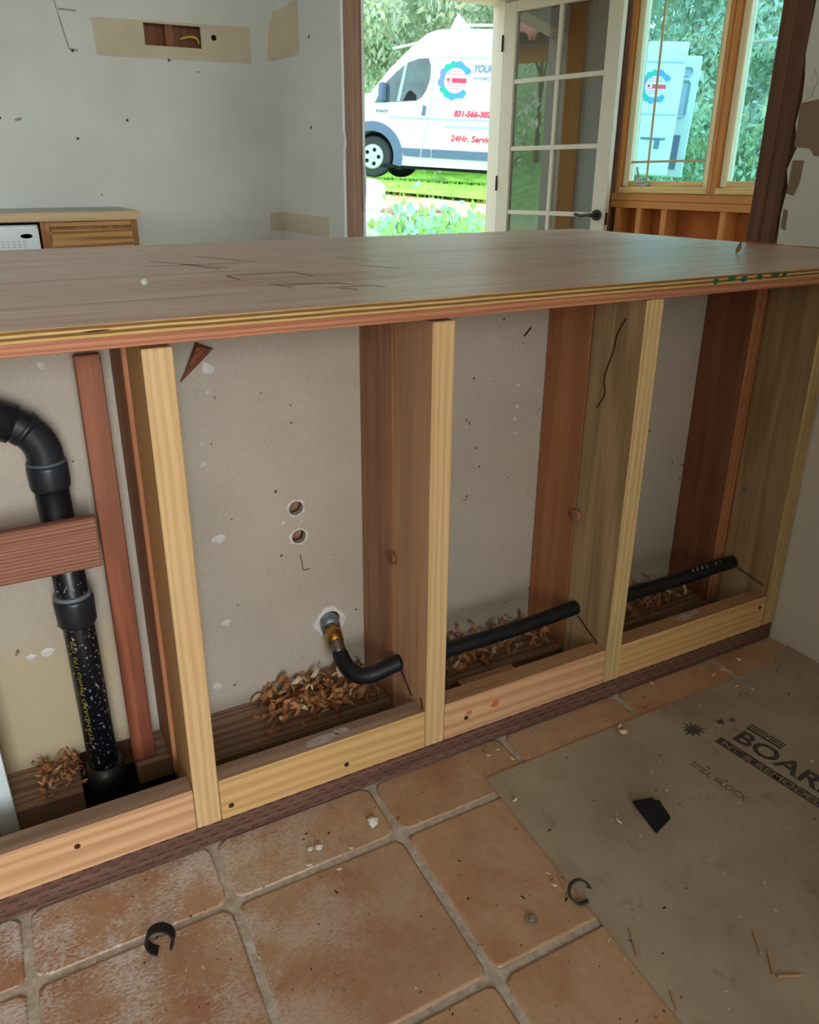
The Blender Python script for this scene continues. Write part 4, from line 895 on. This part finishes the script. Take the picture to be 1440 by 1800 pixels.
# lawn under and around the van
grass_m = plain('lawn_grass', (150,206,92), 0.9, 0.1, var=0.3, scale=3)
bm = bmesh.new()
for k in range(14000):
    u = random.uniform(-3.5, 9); v = random.uniform(-1.7, 5.5)
    p = VO+VX*u+VY*v; x, y = p.x, p.y; z = gz(x, y)+0.0; h = random.uniform(0.03, 0.07); a = random.uniform(0, PI); d = Vector((math.cos(a), math.sin(a), 0))*random.uniform(0.015, 0.04)
    q = Vector((x, y, z)); bm.faces.new([bm.verts.new(r) for r in (q-d+Vector((0,0,-0.05)), q+d+Vector((0,0,-0.05)), q+d*0.2+Vector((random.uniform(-.05,.05), random.uniform(-.05,.05), h)))])
lw = from_bm('lawn', bm, grass_m); lw['kind'] = 'stuff'; tag(lw, 'bright green grass under and behind the white van', 'grass')
bm = bmesh.new()
gv = {}
for i in range(26):
    for j in range(15):
        p = VO+VX*(-3.5+0.5*i)+VY*(-1.7+0.5*j); gv[i, j] = bm.verts.new((p.x, p.y, gz(p.x, p.y)+0.02))
for i in range(25):
    for j in range(14): f = bm.faces.new((gv[i, j], gv[i+1, j], gv[i+1, j+1], gv[i, j+1])); f.smooth = True
from_bm('turf', bm, grass_m, lw); lw.children[-1].matrix_parent_inverse = Matrix.Identity(4)

# foliage
def leaf(name, c, scale, var):
    s_ = N(name); v = s_.coord(); n = s_.noise(v, scale); a = tuple(x*(1-var) for x in lin(c)); b = tuple(min(1, x*(1+var)) for x in lin(c))
    cc = s_.ramp(n, [(0.3, (*a, 1)), (0.7, (*b, 1))]); s_.fin(cc, 0.7, 0.2)
    tr = s_.n('BsdfTranslucent'); mx = s_.n('MixShader'); mx.inputs[0].default_value = 0.45; s_.l(cc, tr.inputs[0]); s_.l(s_.b.outputs[0], mx.inputs[1]); s_.l(tr.outputs[0], mx.inputs[2]); s_.l(mx.outputs[0], s_.o.inputs[0]); return s_.m
leaf_a = leaf('leaf_sage', (222,234,218), 1.2, 0.25); leaf_b = leaf('leaf_grey_green', (200,222,202), 1.0, 0.3); leaf_c = leaf('leaf_bright', (168,220,132), 3, 0.3); leaf_d = leaf('leaf_blue_green', (170,220,196), 3, 0.3); leaf_e = leaf('leaf_dry', (214,212,160), 2, 0.25)
bark = plain('bark_pale', (176,180,174), 0.9, 0.1, var=0.2, scale=6); bark_d = plain('bark_brown', (112,96,80), 0.9, 0.1, var=0.25, scale=6)
def leaves_mesh(n, fn, s0, s1, mats, wts, asp=0.45):
    vs, fs, mi = [], [], []
    for k in range(n):
        p = Vector(fn()); l_ = random.uniform(s0, s1); R_ = rnd_rot(); b = len(vs); w_ = l_*asp
        for q in ((0, 0, 0), (l_*0.5, w_*0.5, 0.06*l_), (l_, 0, 0), (l_*0.5, -w_*0.5, 0.06*l_)): vs.append(tuple(p+R_@Vector(q)))
        fs.append((b, b+1, b+2, b+3)); mi.append(random.choices(range(len(mats)), wts)[0])
    me = bpy.data.meshes.new('foliage'); me.from_pydata(vs, [], fs); me.update(); me.polygons.foreach_set('material_index', mi); return me
def tree(x, y, z, h, r, n, label, mats, wts, s0=0.14, s1=0.34, trunk=bark_d, clumps=12):
    t = empty('tree', (x, y, z)); tag(t, label, 'tree', 'trees on the slope behind the van')
    cl = [(random.uniform(-r, r)*0.8, random.uniform(-r, r)*0.8, random.uniform(0.06, 0.95)*h, random.uniform(0.35, 0.6)*r) for k in range(clumps)]
    def fn():
        cx, cy, cz, cr = random.choice(cl); d = Vector((random.gauss(0, 1), random.gauss(0, 1), random.gauss(0, 1))).normalized()*cr*random.uniform(0.55, 1.05)
        return (x+cx+d.x, y+cy+d.y, z+cz+d.z*0.8)
    me = leaves_mesh(n, fn, s0, s1, mats, wts); o = link('foliage', me, mats, t); o['kind'] = 'stuff'
    tube('trunk', smooth_path([(x, y, z-0.2), (x+random.uniform(-.1,.1), y, z+h*0.35), (x+random.uniform(-.3,.3), y+random.uniform(-.3,.3), z+h*0.8)], 4), [0.07-0.006*k for k in range(9)], trunk, t, 8)
    for k in range(5):
        cx, cy, cz, cr = cl[k]; tube('branch', [(x, y, z+cz*0.5), (x+cx*0.5, y+cy*0.5, z+cz*0.75), (x+cx, y+cy, z+cz)], [0.035, 0.025, 0.012], trunk, t, 6)
    return t
TL = ['pale sage tree left of the van windshield behind the doorway', 'bushy grey green tree above the van roof', 'dense pale tree behind the middle of the van', 'tall soft tree at the right of the doorway', 'grey twiggy tree behind the French door', 'blue green shrub tree seen left in the casement window', 'twiggy conifer seen above the rear van door', 'wide leafy tree at the centre of the casement window', 'pale olive tree at the right of the casement window', 'light green tree in the right window', 'dense green tree behind the dark post', 'far hillside tree high above the van', 'far hillside tree above the rear doors', 'far hillside tree in the right window']
hd_ = [23.5, 27, 30.5, 34, 38, 42.5, 45.5, 48.5, 51.5, 55, 59, 29, 44, 52]
for k, a in enumerate(hd_):
    far = k >= 11; d = (27 if far else 20.5)+random.uniform(-1.0, 1.2)
    x, y, z = ray_pt(a, d); h = random.uniform(5.6, 7.2) if not far else 7.5
    mats = [leaf_a, leaf_b, leaf_e]; wts = [5, 4, 1 if k < 6 else 2]
    tree(x, y, z-0.2, h, random.uniform(1.5, 1.9) if not far else 3.2, 9000 if not far else 9000, TL[k], mats, wts, 0.10, 0.24 if not far else 0.40, bark, 16)
for k, (x, y) in enumerate(((-10.5, 7.5), (-12.5, 11.5), (-11.0, 4.8))):
    tree(x, y, gz(x, y)-0.2, 5.0, 1.6, 3500, ['leafy tree on the west slope behind the porch, middle one', 'leafy tree on the west slope behind the porch, farthest north', 'leafy tree on the west slope behind the porch, nearest the house'][k], [leaf_a, leaf_b, leaf_e], [4, 4, 2], 0.10, 0.24, bark_d)
# bare pale branching tree in the right window
x, y, z = ray_pt(53.2, 13.5)
bt_ = empty('bare_tree', (x, y, z)); tag(bt_, 'bare pale trunk with forked branches outside the right window', 'tree')
tube('trunk', smooth_path([(x+0.5, y-0.3, z-0.2), (x+0.15, y-0.1, z+1.6), (x-0.05, y+0.05, z+2.6), (x-0.5, y+0.4, z+4.2)], 5), [0.14-0.005*k for k in range(16)], bark, bt_, 10)
for a_, b_, c_ in (((0.02,0,2.3), (-0.35,0.2,2.35), (-0.8,0.5,2.3)), ((-0.02,0,2.5), (0.2,-0.2,3.4), (0.25,-0.3,4.4)), ((-0.2,0.2,3.2), (-0.7,0.5,3.9), (-0.9,0.6,4.6)), ((0.1,-0.1,1.9), (0.5,-0.3,2.9), (0.7,-0.5,3.9))):
    tube('branch', [(x+p[0], y+p[1], z+p[2]) for p in (a_, b_, c_)], [0.06, 0.045, 0.02], bark, bt_, 8)
# low shrubs between the doorway and the van
SH = ['leafy green shrub low in the left of the doorway view', 'blue green shrub in the middle of the doorway view', 'bright green leafy shrub right of centre in the doorway', 'leafy green shrub beside the door jamb', 'small pale shrub on the dirt at the lower left of the doorway', 'low green shrub in front of the van sill']
for k, (a, d, r, h, n) in enumerate(((29.6, 8.6, 0.34, 0.26, 260), (28.6, 9.6, 0.36, 0.30, 280), (32.0, 8.9, 0.34, 0.26, 280), (34.2, 8.8, 0.34, 0.26, 260), (25.6, 8.3, 0.20, 0.10, 90), (31.3, 10.0, 0.34, 0.20, 200))):
    x, y, z = ray_pt(a, d); t = empty('shrub', (x, y, z)); tag(t, SH[k], 'shrub', 'low shrubs outside the doorway')
    me = leaves_mesh(n, lambda: (x+random.gauss(0, r*0.6), y+random.gauss(0, r*0.6), z+0.03+abs(random.gauss(0, h*0.55))), 0.07, 0.15, [leaf_c, leaf_d], [1, 1], 0.7); o = link('foliage', me, [leaf_c, leaf_d], t); o['kind'] = 'stuff'
    for q in range(6):
        e_ = (x+random.uniform(-r, r)*0.7, y+random.uniform(-r, r)*0.7, z+h*random.uniform(0.5, 1.0)); tube('stem', [(x+(e_[0]-x)*0.3, y+(e_[1]-y)*0.3, z-0.05), e_], [0.012, 0.005], bark_d, t, 5)
def rock(x, y, z, s, mat, label):
    bm = bmesh.new(); bmesh.ops.create_icosphere(bm, subdivisions=3, radius=1.0)
    for v in bm.verts: v.co = Vector((v.co.x*s[0], v.co.y*s[1], v.co.z*s[2]))*(1+0.28*noise.noise(v.co*1.7+Vector((x, y, 0))))
    bmesh.ops.translate(bm, verts=bm.verts, vec=(x, y, z)); tag(from_bm('rock', bm, mat, smooth=True), label, 'rock', 'rocks outside the doorway')
pale_rock = plain('pale_rock', (206,216,216), 0.9, 0.1, var=0.15, scale=8, bump=0.5); tan_rock = plain('tan_rock', (150,134,110), 0.9, 0.1, var=0.25, scale=9)
x, y, z = ray_pt(24.4, 11.2); rock(x, y, z+0.12, (0.5, 0.45, 0.42), pale_rock, 'large pale boulder at the left edge of the doorway view')
x, y, z = ray_pt(25.2, 10.0); rock(x, y, z+0.02, (0.42, 0.4, 0.26), pale_rock, 'low pale boulder in front of the front wheel')
x, y, z = ray_pt(26.9, 10.6); rock(x, y, z+0.14, (0.10, 0.10, 0.08), tan_rock, 'small tan stone beside the pale boulder')
for k, (a, d) in enumerate(((27.4, 9.3), (29.3, 11.2), (31.7, 11.0), (33.6, 10.6), (30.5, 11.8), (26.3, 8.7))):
    x, y, z = ray_pt(a, d); rock(x, y, z+0.05, (0.12, 0.10, 0.06), tan_rock if k % 2 else pale_rock, ['palm sized pale stone left of the shrubs', 'tan stone behind the shrubs', 'pale stone behind the right shrubs', 'tan stone near the door jamb', 'pale stone on the gravel below the van sill', 'tan stone at the lower left of the doorway'][k])

# ---- the van
van = empty('van', (0,0,0), local=True)
mv = Matrix.Identity(4)
for i in range(3): mv[i][0] = VX[i]; mv[i][1] = VY[i]; mv[i][2] = VZ[i]
mv.translation = VO; van.matrix_world = mv
tag(van, 'white high roof cargo van with round logo parked outside the doorway', 'van')
K = 1.172
vw = plain('van_white', (206,216,220), 0.25, 0.5, var=0.015, scale=1); vtrim = plain('van_grey_trim', (92,116,150), 0.5, 0.3, var=0.05); vdark = plain('van_underbody', (34,36,40), 0.8, 0.2); vtire = plain('van_tyre', (60,66,74), 0.8, 0.2, var=0.1)
vhole = plain('van_rim_hole', (30,32,34), 0.8, 0.2); vrim = plain('van_rim', (186,200,212), 0.3, 0.5, 0.3); vglass = plain('van_window_glass', (60,92,98), 0.08, 0.8, var=0.4, scale=4); vseam = plain('van_seam', (160,186,204), 0.5, 0.3, var=0.03)
vblue = plain('logo_blue', (64,150,214), 0.4, 0.4); vteal = plain('logo_teal', (20,170,160), 0.4, 0.4); vnavy = plain('logo_slate', (100,140,190), 0.4, 0.4); vred = plain('lettering_red', (226,60,96), 0.4, 0.4); vpink = plain('logo_pink', (232,150,170), 0.4, 0.4); vpale = plain('logo_pale', (226,236,242), 0.4, 0.4); vslate = plain('lettering_slate', (104,138,170), 0.4, 0.4)
WB = 3.45; TAIL = 4.46
prof = [(-1.0, 0.0), (-0.98, 0.45), (-0.90, 0.78), (-0.55, 0.93), (-0.30, 0.98), (-0.09, 1.04), (0.21, 1.39), (0.50, 1.66), (0.71, 1.84), (0.88, 1.96), (1.06, 2.02), (1.5, 2.035), (3.9, 2.03), (4.36, 2.0), (TAIL, 1.86), (TAIL, -0.10)]
def arch(cx, r, a0=0, a1=180, n=10): return [(cx+r*math.cos(math.radians(a0+(a1-a0)*k/n)), r*math.sin(math.radians(a0+(a1-a0)*k/n))) for k in range(n+1)]
prof += [(WB+0.42, -0.12)]+arch(WB, 0.42)[0:]+[(WB-0.42, -0.12), (0.45, -0.12)]+arch(0, 0.43)+[(-0.44, -0.12), (-0.8, -0.12)]
bm = bmesh.new()
A_ = [bm.verts.new((p[0], 0.0, p[1])) for p in prof]; B_ = [bm.verts.new((p[0], 2.05, p[1])) for p in prof]; n = len(prof)
bm.faces.new(A_); bm.faces.new(list(reversed(B_)))
for i in range(n): bm.faces.new((A_[i], B_[i], B_[(i+1) % n], A_[(i+1) % n]))
bmesh.ops.recalc_face_normals(bm, faces=bm.faces)
ed = [e for e in bm.edges if abs(e.verts[0].co.y-e.verts[1].co.y) < 0.01 and min(e.verts[0].co.z, e.verts[1].co.z) > 0.9 and max(e.verts[0].co.x, e.verts[1].co.x) < TAIL+0.1]
bmesh.ops.bevel(bm, geom=ed, offset=0.09, segments=3, affect='EDGES')
from_bm('body', bm, vw, van)
def flat(name, pts, mat, y=-0.006, parent=None):
    pts = [(a*K, b*K) for a, b in pts]; bm = bmesh.new(); A = [bm.verts.new((p[0], y, p[1])) for p in pts]; B = [bm.verts.new((p[0], 0.01, p[1])) for p in pts]; n = len(pts)
    bm.faces.new(A); bm.faces.new(list(reversed(B)))
    for i in range(n): bm.faces.new((A[i], B[i], B[(i+1) % n], A[(i+1) % n]))
    bmesh.ops.recalc_face_normals(bm, faces=bm.faces); return from_bm(name, bm, mat, van)
flat('side_window', [(0.02,0.745), (0.17,1.01), (0.33,1.16), (0.51,1.29), (0.66,1.34), (0.81,1.35), (0.85,1.25), (0.85,1.08), (0.80,0.93), (0.74,0.84), (0.66,0.79), (0.38,0.77)], vglass)
flat('window_divider', [(0.36,0.775), (0.41,0.775), (0.50,1.28), (0.455,1.25)], vseam, -0.012)
flat('seat', [(0.46,0.785), (0.52,0.90), (0.57,0.93), (0.66,0.86), (0.66,0.80)], vdark, -0.009)
bm = bmesh.new(); bbox(bm, 0.12*K, 0.20*K, -0.20, -0.02, 0.76*K, 1.01*K, 0.02, 2); from_bm('mirror', bm, vtrim, van)
flat('door_handle', [(0.755,0.60), (0.81,0.60), (0.82,0.72), (0.77,0.74)], vtrim, -0.015)
flat('body_groove', [(0.95,1.355), (3.75,1.355), (3.75,1.372), (0.95,1.372)], vseam, -0.004)
flat('body_groove', [(0.24,0.545), (3.75,0.55), (3.75,0.575), (0.24,0.57)], vseam, -0.004)
flat('body_groove', [(1.12,0.45), (3.3,0.45), (3.3,0.478), (1.12,0.478)], vseam, -0.004)
flat('door_seam', [(0.895,1.40), (0.905,1.40), (0.885,0.69), (0.80,0.10), (0.79,0.10), (0.875,0.69)], vseam, -0.004)
flat('side_trim', [(0.48,0.145), (0.775,0.145), (0.765,0.03), (0.52,0.04)], vtrim, -0.02)
flat('side_trim', [(0.80,0.145), (0.93,0.145), (0.93,0.03), (0.79,0.03)], vtrim, -0.02)
flat('side_trim', [(0.95,0.145), (2.5,0.14), (2.5,0.025), (0.95,0.03)], vtrim, -0.02)
flat('side_trim', [(3.42,0.145), (3.75,0.14), (3.75,0.025), (3.40,0.03)], vtrim, -0.02)
bm = bmesh.new(); o_ = arch(0, 0.58, -14, 150, 14); i_ = arch(0, 0.425, -14, 150, 14)
fa = [bm.verts.new((p[0], -0.03, p[1])) for p in o_]; fb = [bm.verts.new((p[0], -0.03, p[1])) for p in i_]; fc = [bm.verts.new((p[0], 0.02, p[1])) for p in o_]; fd = [bm.verts.new((p[0], 0.05, p[1])) for p in i_]
for k in range(14):
    for P_, Q_ in ((fa, fb), (fc, fa), (fb, fd)): bm.faces.new((P_[k], P_[k+1], Q_[k+1], Q_[k]))
bmesh.ops.recalc_face_normals(bm, faces=bm.faces); from_bm('wheel_arch_flare', bm, vtrim, van)
bm = bmesh.new(); bbox(bm, -0.8, TAIL-0.1, 0.06, 1.98, -0.17, -0.10, 0); from_bm('underbody', bm, vdark, van)
for cx in (0, WB):
    bm = bmesh.new(); bbox(bm, cx-0.40, cx+0.40, 0.30, 0.32, -0.1, 0.41); from_bm('wheel_well', bm, vdark, van)
for cx, cy, tm_ in ((0, 0.06, vtire), (WB, 0.06, vtire), (0, 1.80, vtire), (WB, 1.80, vtire)):
    wh = tube('wheel', [(cx, cy, 0), (cx, cy+0.02, 0), (cx, cy+0.18, 0), (cx, cy+0.20, 0)], [0.31, 0.345, 0.345, 0.31], tm_, van, 28)
    hb = tube('rim', [(cx, cy-0.012, 0), (cx, cy-0.004, 0)], [0.19, 0.215], vrim, van, 24); hb.parent = wh
    for k in range(5):
        a = 2*PI*k/5; sp_ = tube('rim_hole', [(cx+0.12*math.cos(a), cy-0.016, 0.12*math.sin(a)), (cx+0.12*math.cos(a), cy-0.010, 0.12*math.sin(a))], 0.035, vhole, van, 10); sp_.parent = wh
def vt(name, body, size, x, z, mat, width, shear=0.0, off=0.0): text(name, body, size*K, frame_mtx((x*K, -0.008, z*K), (1, 0, 0), (0, 0, 1)), mat, van, offset=off, shear=shear, width=width*K)
def logo(ox, oz, s_, y, parent, xdir=(1,0,0)):
    lg = []
    def arcband(r0, r1, a0, a1, mat, nme, n=12, wob=0.0):
        bm = bmesh.new(); A = []; B = []
        for k in range(n+1):
            a = math.radians(a0+(a1-a0)*k/n); rr = r1*(1+wob*math.sin(k*0.9)); A.append(bm.verts.new((ox+r0*s_*math.cos(a), y, oz+r0*s_*math.sin(a)))); B.append(bm.verts.new((ox+rr*s_*math.cos(a), y, oz+rr*s_*math.sin(a))))
        for k in range(n): bm.faces.new((A[k], A[k+1], B[k+1], B[k]))
        from_bm(nme, bm, mat, parent)
    arcband(0.68, 1.0, 25, 95, vblue, 'logo_arc', wob=0.05); arcband(0.68, 1.0, 95, 140, vteal, 'logo_arc', wob=0.05); arcband(0.68, 1.0, 140, 205, vnavy, 'logo_arc', wob=0.06); arcband(0.68, 1.0, 205, 250, vteal, 'logo_arc', wob=0.05); arcband(0.68, 1.0, 250, 320, vblue, 'logo_arc', wob=0.06)
    arcband(0.0, 0.62, 0, 360, vpale, 'logo_disc', 24)
    for k in range(7):
        h = -0.45+0.15*k
        if k in (3, 4): continue
        w_ = 0.55*math.sqrt(max(0.05, 1-(h/0.62)**2)); bm = bmesh.new(); bm.faces.new([bm.verts.new(p) for p in ((ox-w_*s_, y-0.002, oz+h*s_), (ox+w_*s_, y-0.002, oz+h*s_), (ox+w_*s_, y-0.002, oz+(h+0.07)*s_), (ox-w_*s_, y-0.002, oz+(h+0.07)*s_))]); from_bm('logo_line', bm, vpink, parent)
    bm = bmesh.new(); bm.faces.new([bm.verts.new(p) for p in ((ox-0.2*s_, y-0.003, oz-0.10*s_), (ox+0.68*s_, y-0.003, oz-0.12*s_), (ox+0.68*s_, y-0.003, oz+0.12*s_), (ox-0.2*s_, y-0.003, oz+0.14*s_))]); from_bm('logo_bar', bm, vred, parent)
    bm = bmesh.new(); bm.faces.new([bm.verts.new((ox-0.42*s_+0.1*s_*math.cos(PI*k/4), y-0.003, oz+0.04*s_+0.1*s_*math.sin(PI*k/4))) for k in range(8)]); from_bm('logo_dot', bm, vred, parent)
logo(1.225*K, 1.07*K, 0.245*K, -0.006, van)
vt('lettering', 'YOUR L', 0.13, 1.49, 1.185, vslate, 0.36, 0.25, 0.006)
vt('lettering', 'HYDRO JET', 0.055, 1.50, 1.085, vslate, 0.36, 0.1, 0.001)
vt('lettering', '831-566-3027', 0.105, 1.245, 0.605, vred, 0.61, 0.15, 0.006)
vt('lettering', '24Hr. Service', 0.115, 1.22, 0.27, vred, 0.66, 0.15, 0.004)
vt('lettering', 'PROMASTER', 0.05, 0.04, 0.62, vslate, 0.19, 0.2, 0.002)
# roof rack with ladder end
for x_ in (1.22, 2.4, 3.5): tube('rack_bar', [(x_*K, 0.06, 2.0), (x_*K, 0.12, 2.12), (x_*K, 1.93, 2.12), (x_*K, 1.99, 2.0)], 0.022, vw, van, 8)
prism('rack_gusset', [(1.06*K, 2.0), (1.17*K, 1.93*K), (1.21*K, 1.90*K), (1.40*K, 2.0)], 'XZ', 0.10, 0.14, vw, van)
tube('ladder_rail', [(0.19*K, 0.25, 1.49*K), (0.61*K, 0.25, 1.575*K), (1.3*K, 0.25, 1.80*K), (3.7*K, 0.25, 1.82*K)], 0.022, vw, van, 8)
# rear doors standing open behind the tail
rd = empty('rd', (0,0,0)); bpy.data.objects.remove(rd)
def vbox(name, x0, x1, y0, y1, z0, z1, mat, bev=0.01): 
    bm = bmesh.new(); bbox(bm, x0, x1, y0, y1, z0, z1, bev); return from_bm(name, bm, mat, van)
vbox('rear_door', TAIL+0.01, TAIL+0.62, -0.02, 0.04, -0.05, 1.88, vw, 0.02)
logo((3.99)*K, 1.065*K, 0.20*K, -0.026, van)
for z_ in (1.36, 0.73): vbox('door_crease', TAIL+0.03, TAIL+0.60, -0.028, -0.02, z_*K-0.012, z_*K+0.012, vseam, 0)
vbox('door_pull', TAIL+0.12, TAIL+0.50, -0.04, -0.02, 0.415*K, 0.44*K, vtrim, 0.004); vbox('door_pull', TAIL+0.34, TAIL+0.42, -0.035, -0.02, 0.30*K, 0.42*K, vtrim, 0.004)
fx0, fx1, fy = TAIL+0.02, TAIL+0.92, 2.0
vbox('rear_door', fx0, fx1, fy, fy+0.05, -0.06, 1.94, vw, 0.02)
vbox('door_recess', fx0+0.42, fx1-0.12, fy-0.012, fy, 0.95, 1.55, vseam, 0.05); vbox('door_recess', fx0+0.42, fx1-0.12, fy-0.012, fy, 1.62, 1.76, vseam, 0.05)
vbox('door_recess', fx0+0.36, fx1-0.14, fy-0.014, fy, 0.08, 0.66, vtrim, 0.004); vbox('door_recess', fx0+0.36, fx1-0.30, fy-0.014, fy, 0.72, 0.80, vtrim, 0.004)
vbox('cargo_dark', TAIL-0.03, TAIL+0.004, 0.12, 1.93, 0.0, 1.78, vdark, 0)
van['_x'] = 1; del van['_x']

# ---- porch at the west of the doorway (seen mirrored in the door panes)
po = empty('tiled_porch', (-1.9, 5.2, gz(-1.9, 5.2))); tag(po, 'timber porch with red clay roof tiles mirrored in the door panes', 'porch')
clay = plain('clay_roof_tile', (196,130,112), 0.8, 0.2, var=0.3, scale=5)
box('beam', -1.80, -1.66, 3.80, 7.4, 2.24, 2.38, orange_wood, po)
for y_ in (7.2,): box('post', -1.80, -1.66, y_, y_+0.14, -0.2, 2.24, orange_wood_z, po)
box('back_beam', -3.2, -3.06, 3.80, 7.4, 2.60, 2.72, orange_wood, po); box('post', -3.2, -3.06, 7.2, 7.34, -0.2, 2.6, orange_wood_z, po)
prism('roof_deck', [(-1.5, 2.36), (-3.3, 2.80), (-3.3, 2.84), (-1.5, 2.40)], 'XZ', 3.80, 7.5, plain('roof_deck', (110,76,64), 0.9, 0.1), po)
me0 = None
for k in range(15):
    for r_ in range(4):
        x_ = -1.42-0.45*r_; z_ = 2.42+0.11*r_
        if me0 is None:
            bm = bmesh.new(); S_ = 7; rows = []
            for e_ in (0, 1):
                row = []
                for q in range(S_+1):
                    a = PI*q/S_; rr = 0.105-0.012*e_; row.append((bm.verts.new((-0.5*e_, rr*math.cos(a), rr*math.sin(a)+0.122*e_)), bm.verts.new((-0.5*e_, (rr-0.015)*math.cos(a), (rr-0.015)*math.sin(a)+0.122*e_))))
                rows.append(row)
            for q in range(S_):
                bm.faces.new((rows[0][q][0], rows[0][q+1][0], rows[1][q+1][0], rows[1][q][0])); bm.faces.new((rows[0][q][1], rows[1][q][1], rows[1][q+1][1], rows[0][q+1][1])); bm.faces.new((rows[0][q][0], rows[0][q][1], rows[0][q+1][1], rows[0][q+1][0]))
            me0 = bpy.data.meshes.new('roof_tile'); bm.to_mesh(me0); bm.free(); me0.materials.append(clay)
        o = bpy.data.objects.new('roof_tile', me0); C.objects.link(o); o.parent = po; o.matrix_parent_inverse = Matrix.Translation(-po.location); o.location = (x_, 3.92+0.245*k, z_)
for o in bpy.data.objects:
    if '_local' in o: del o['_local']
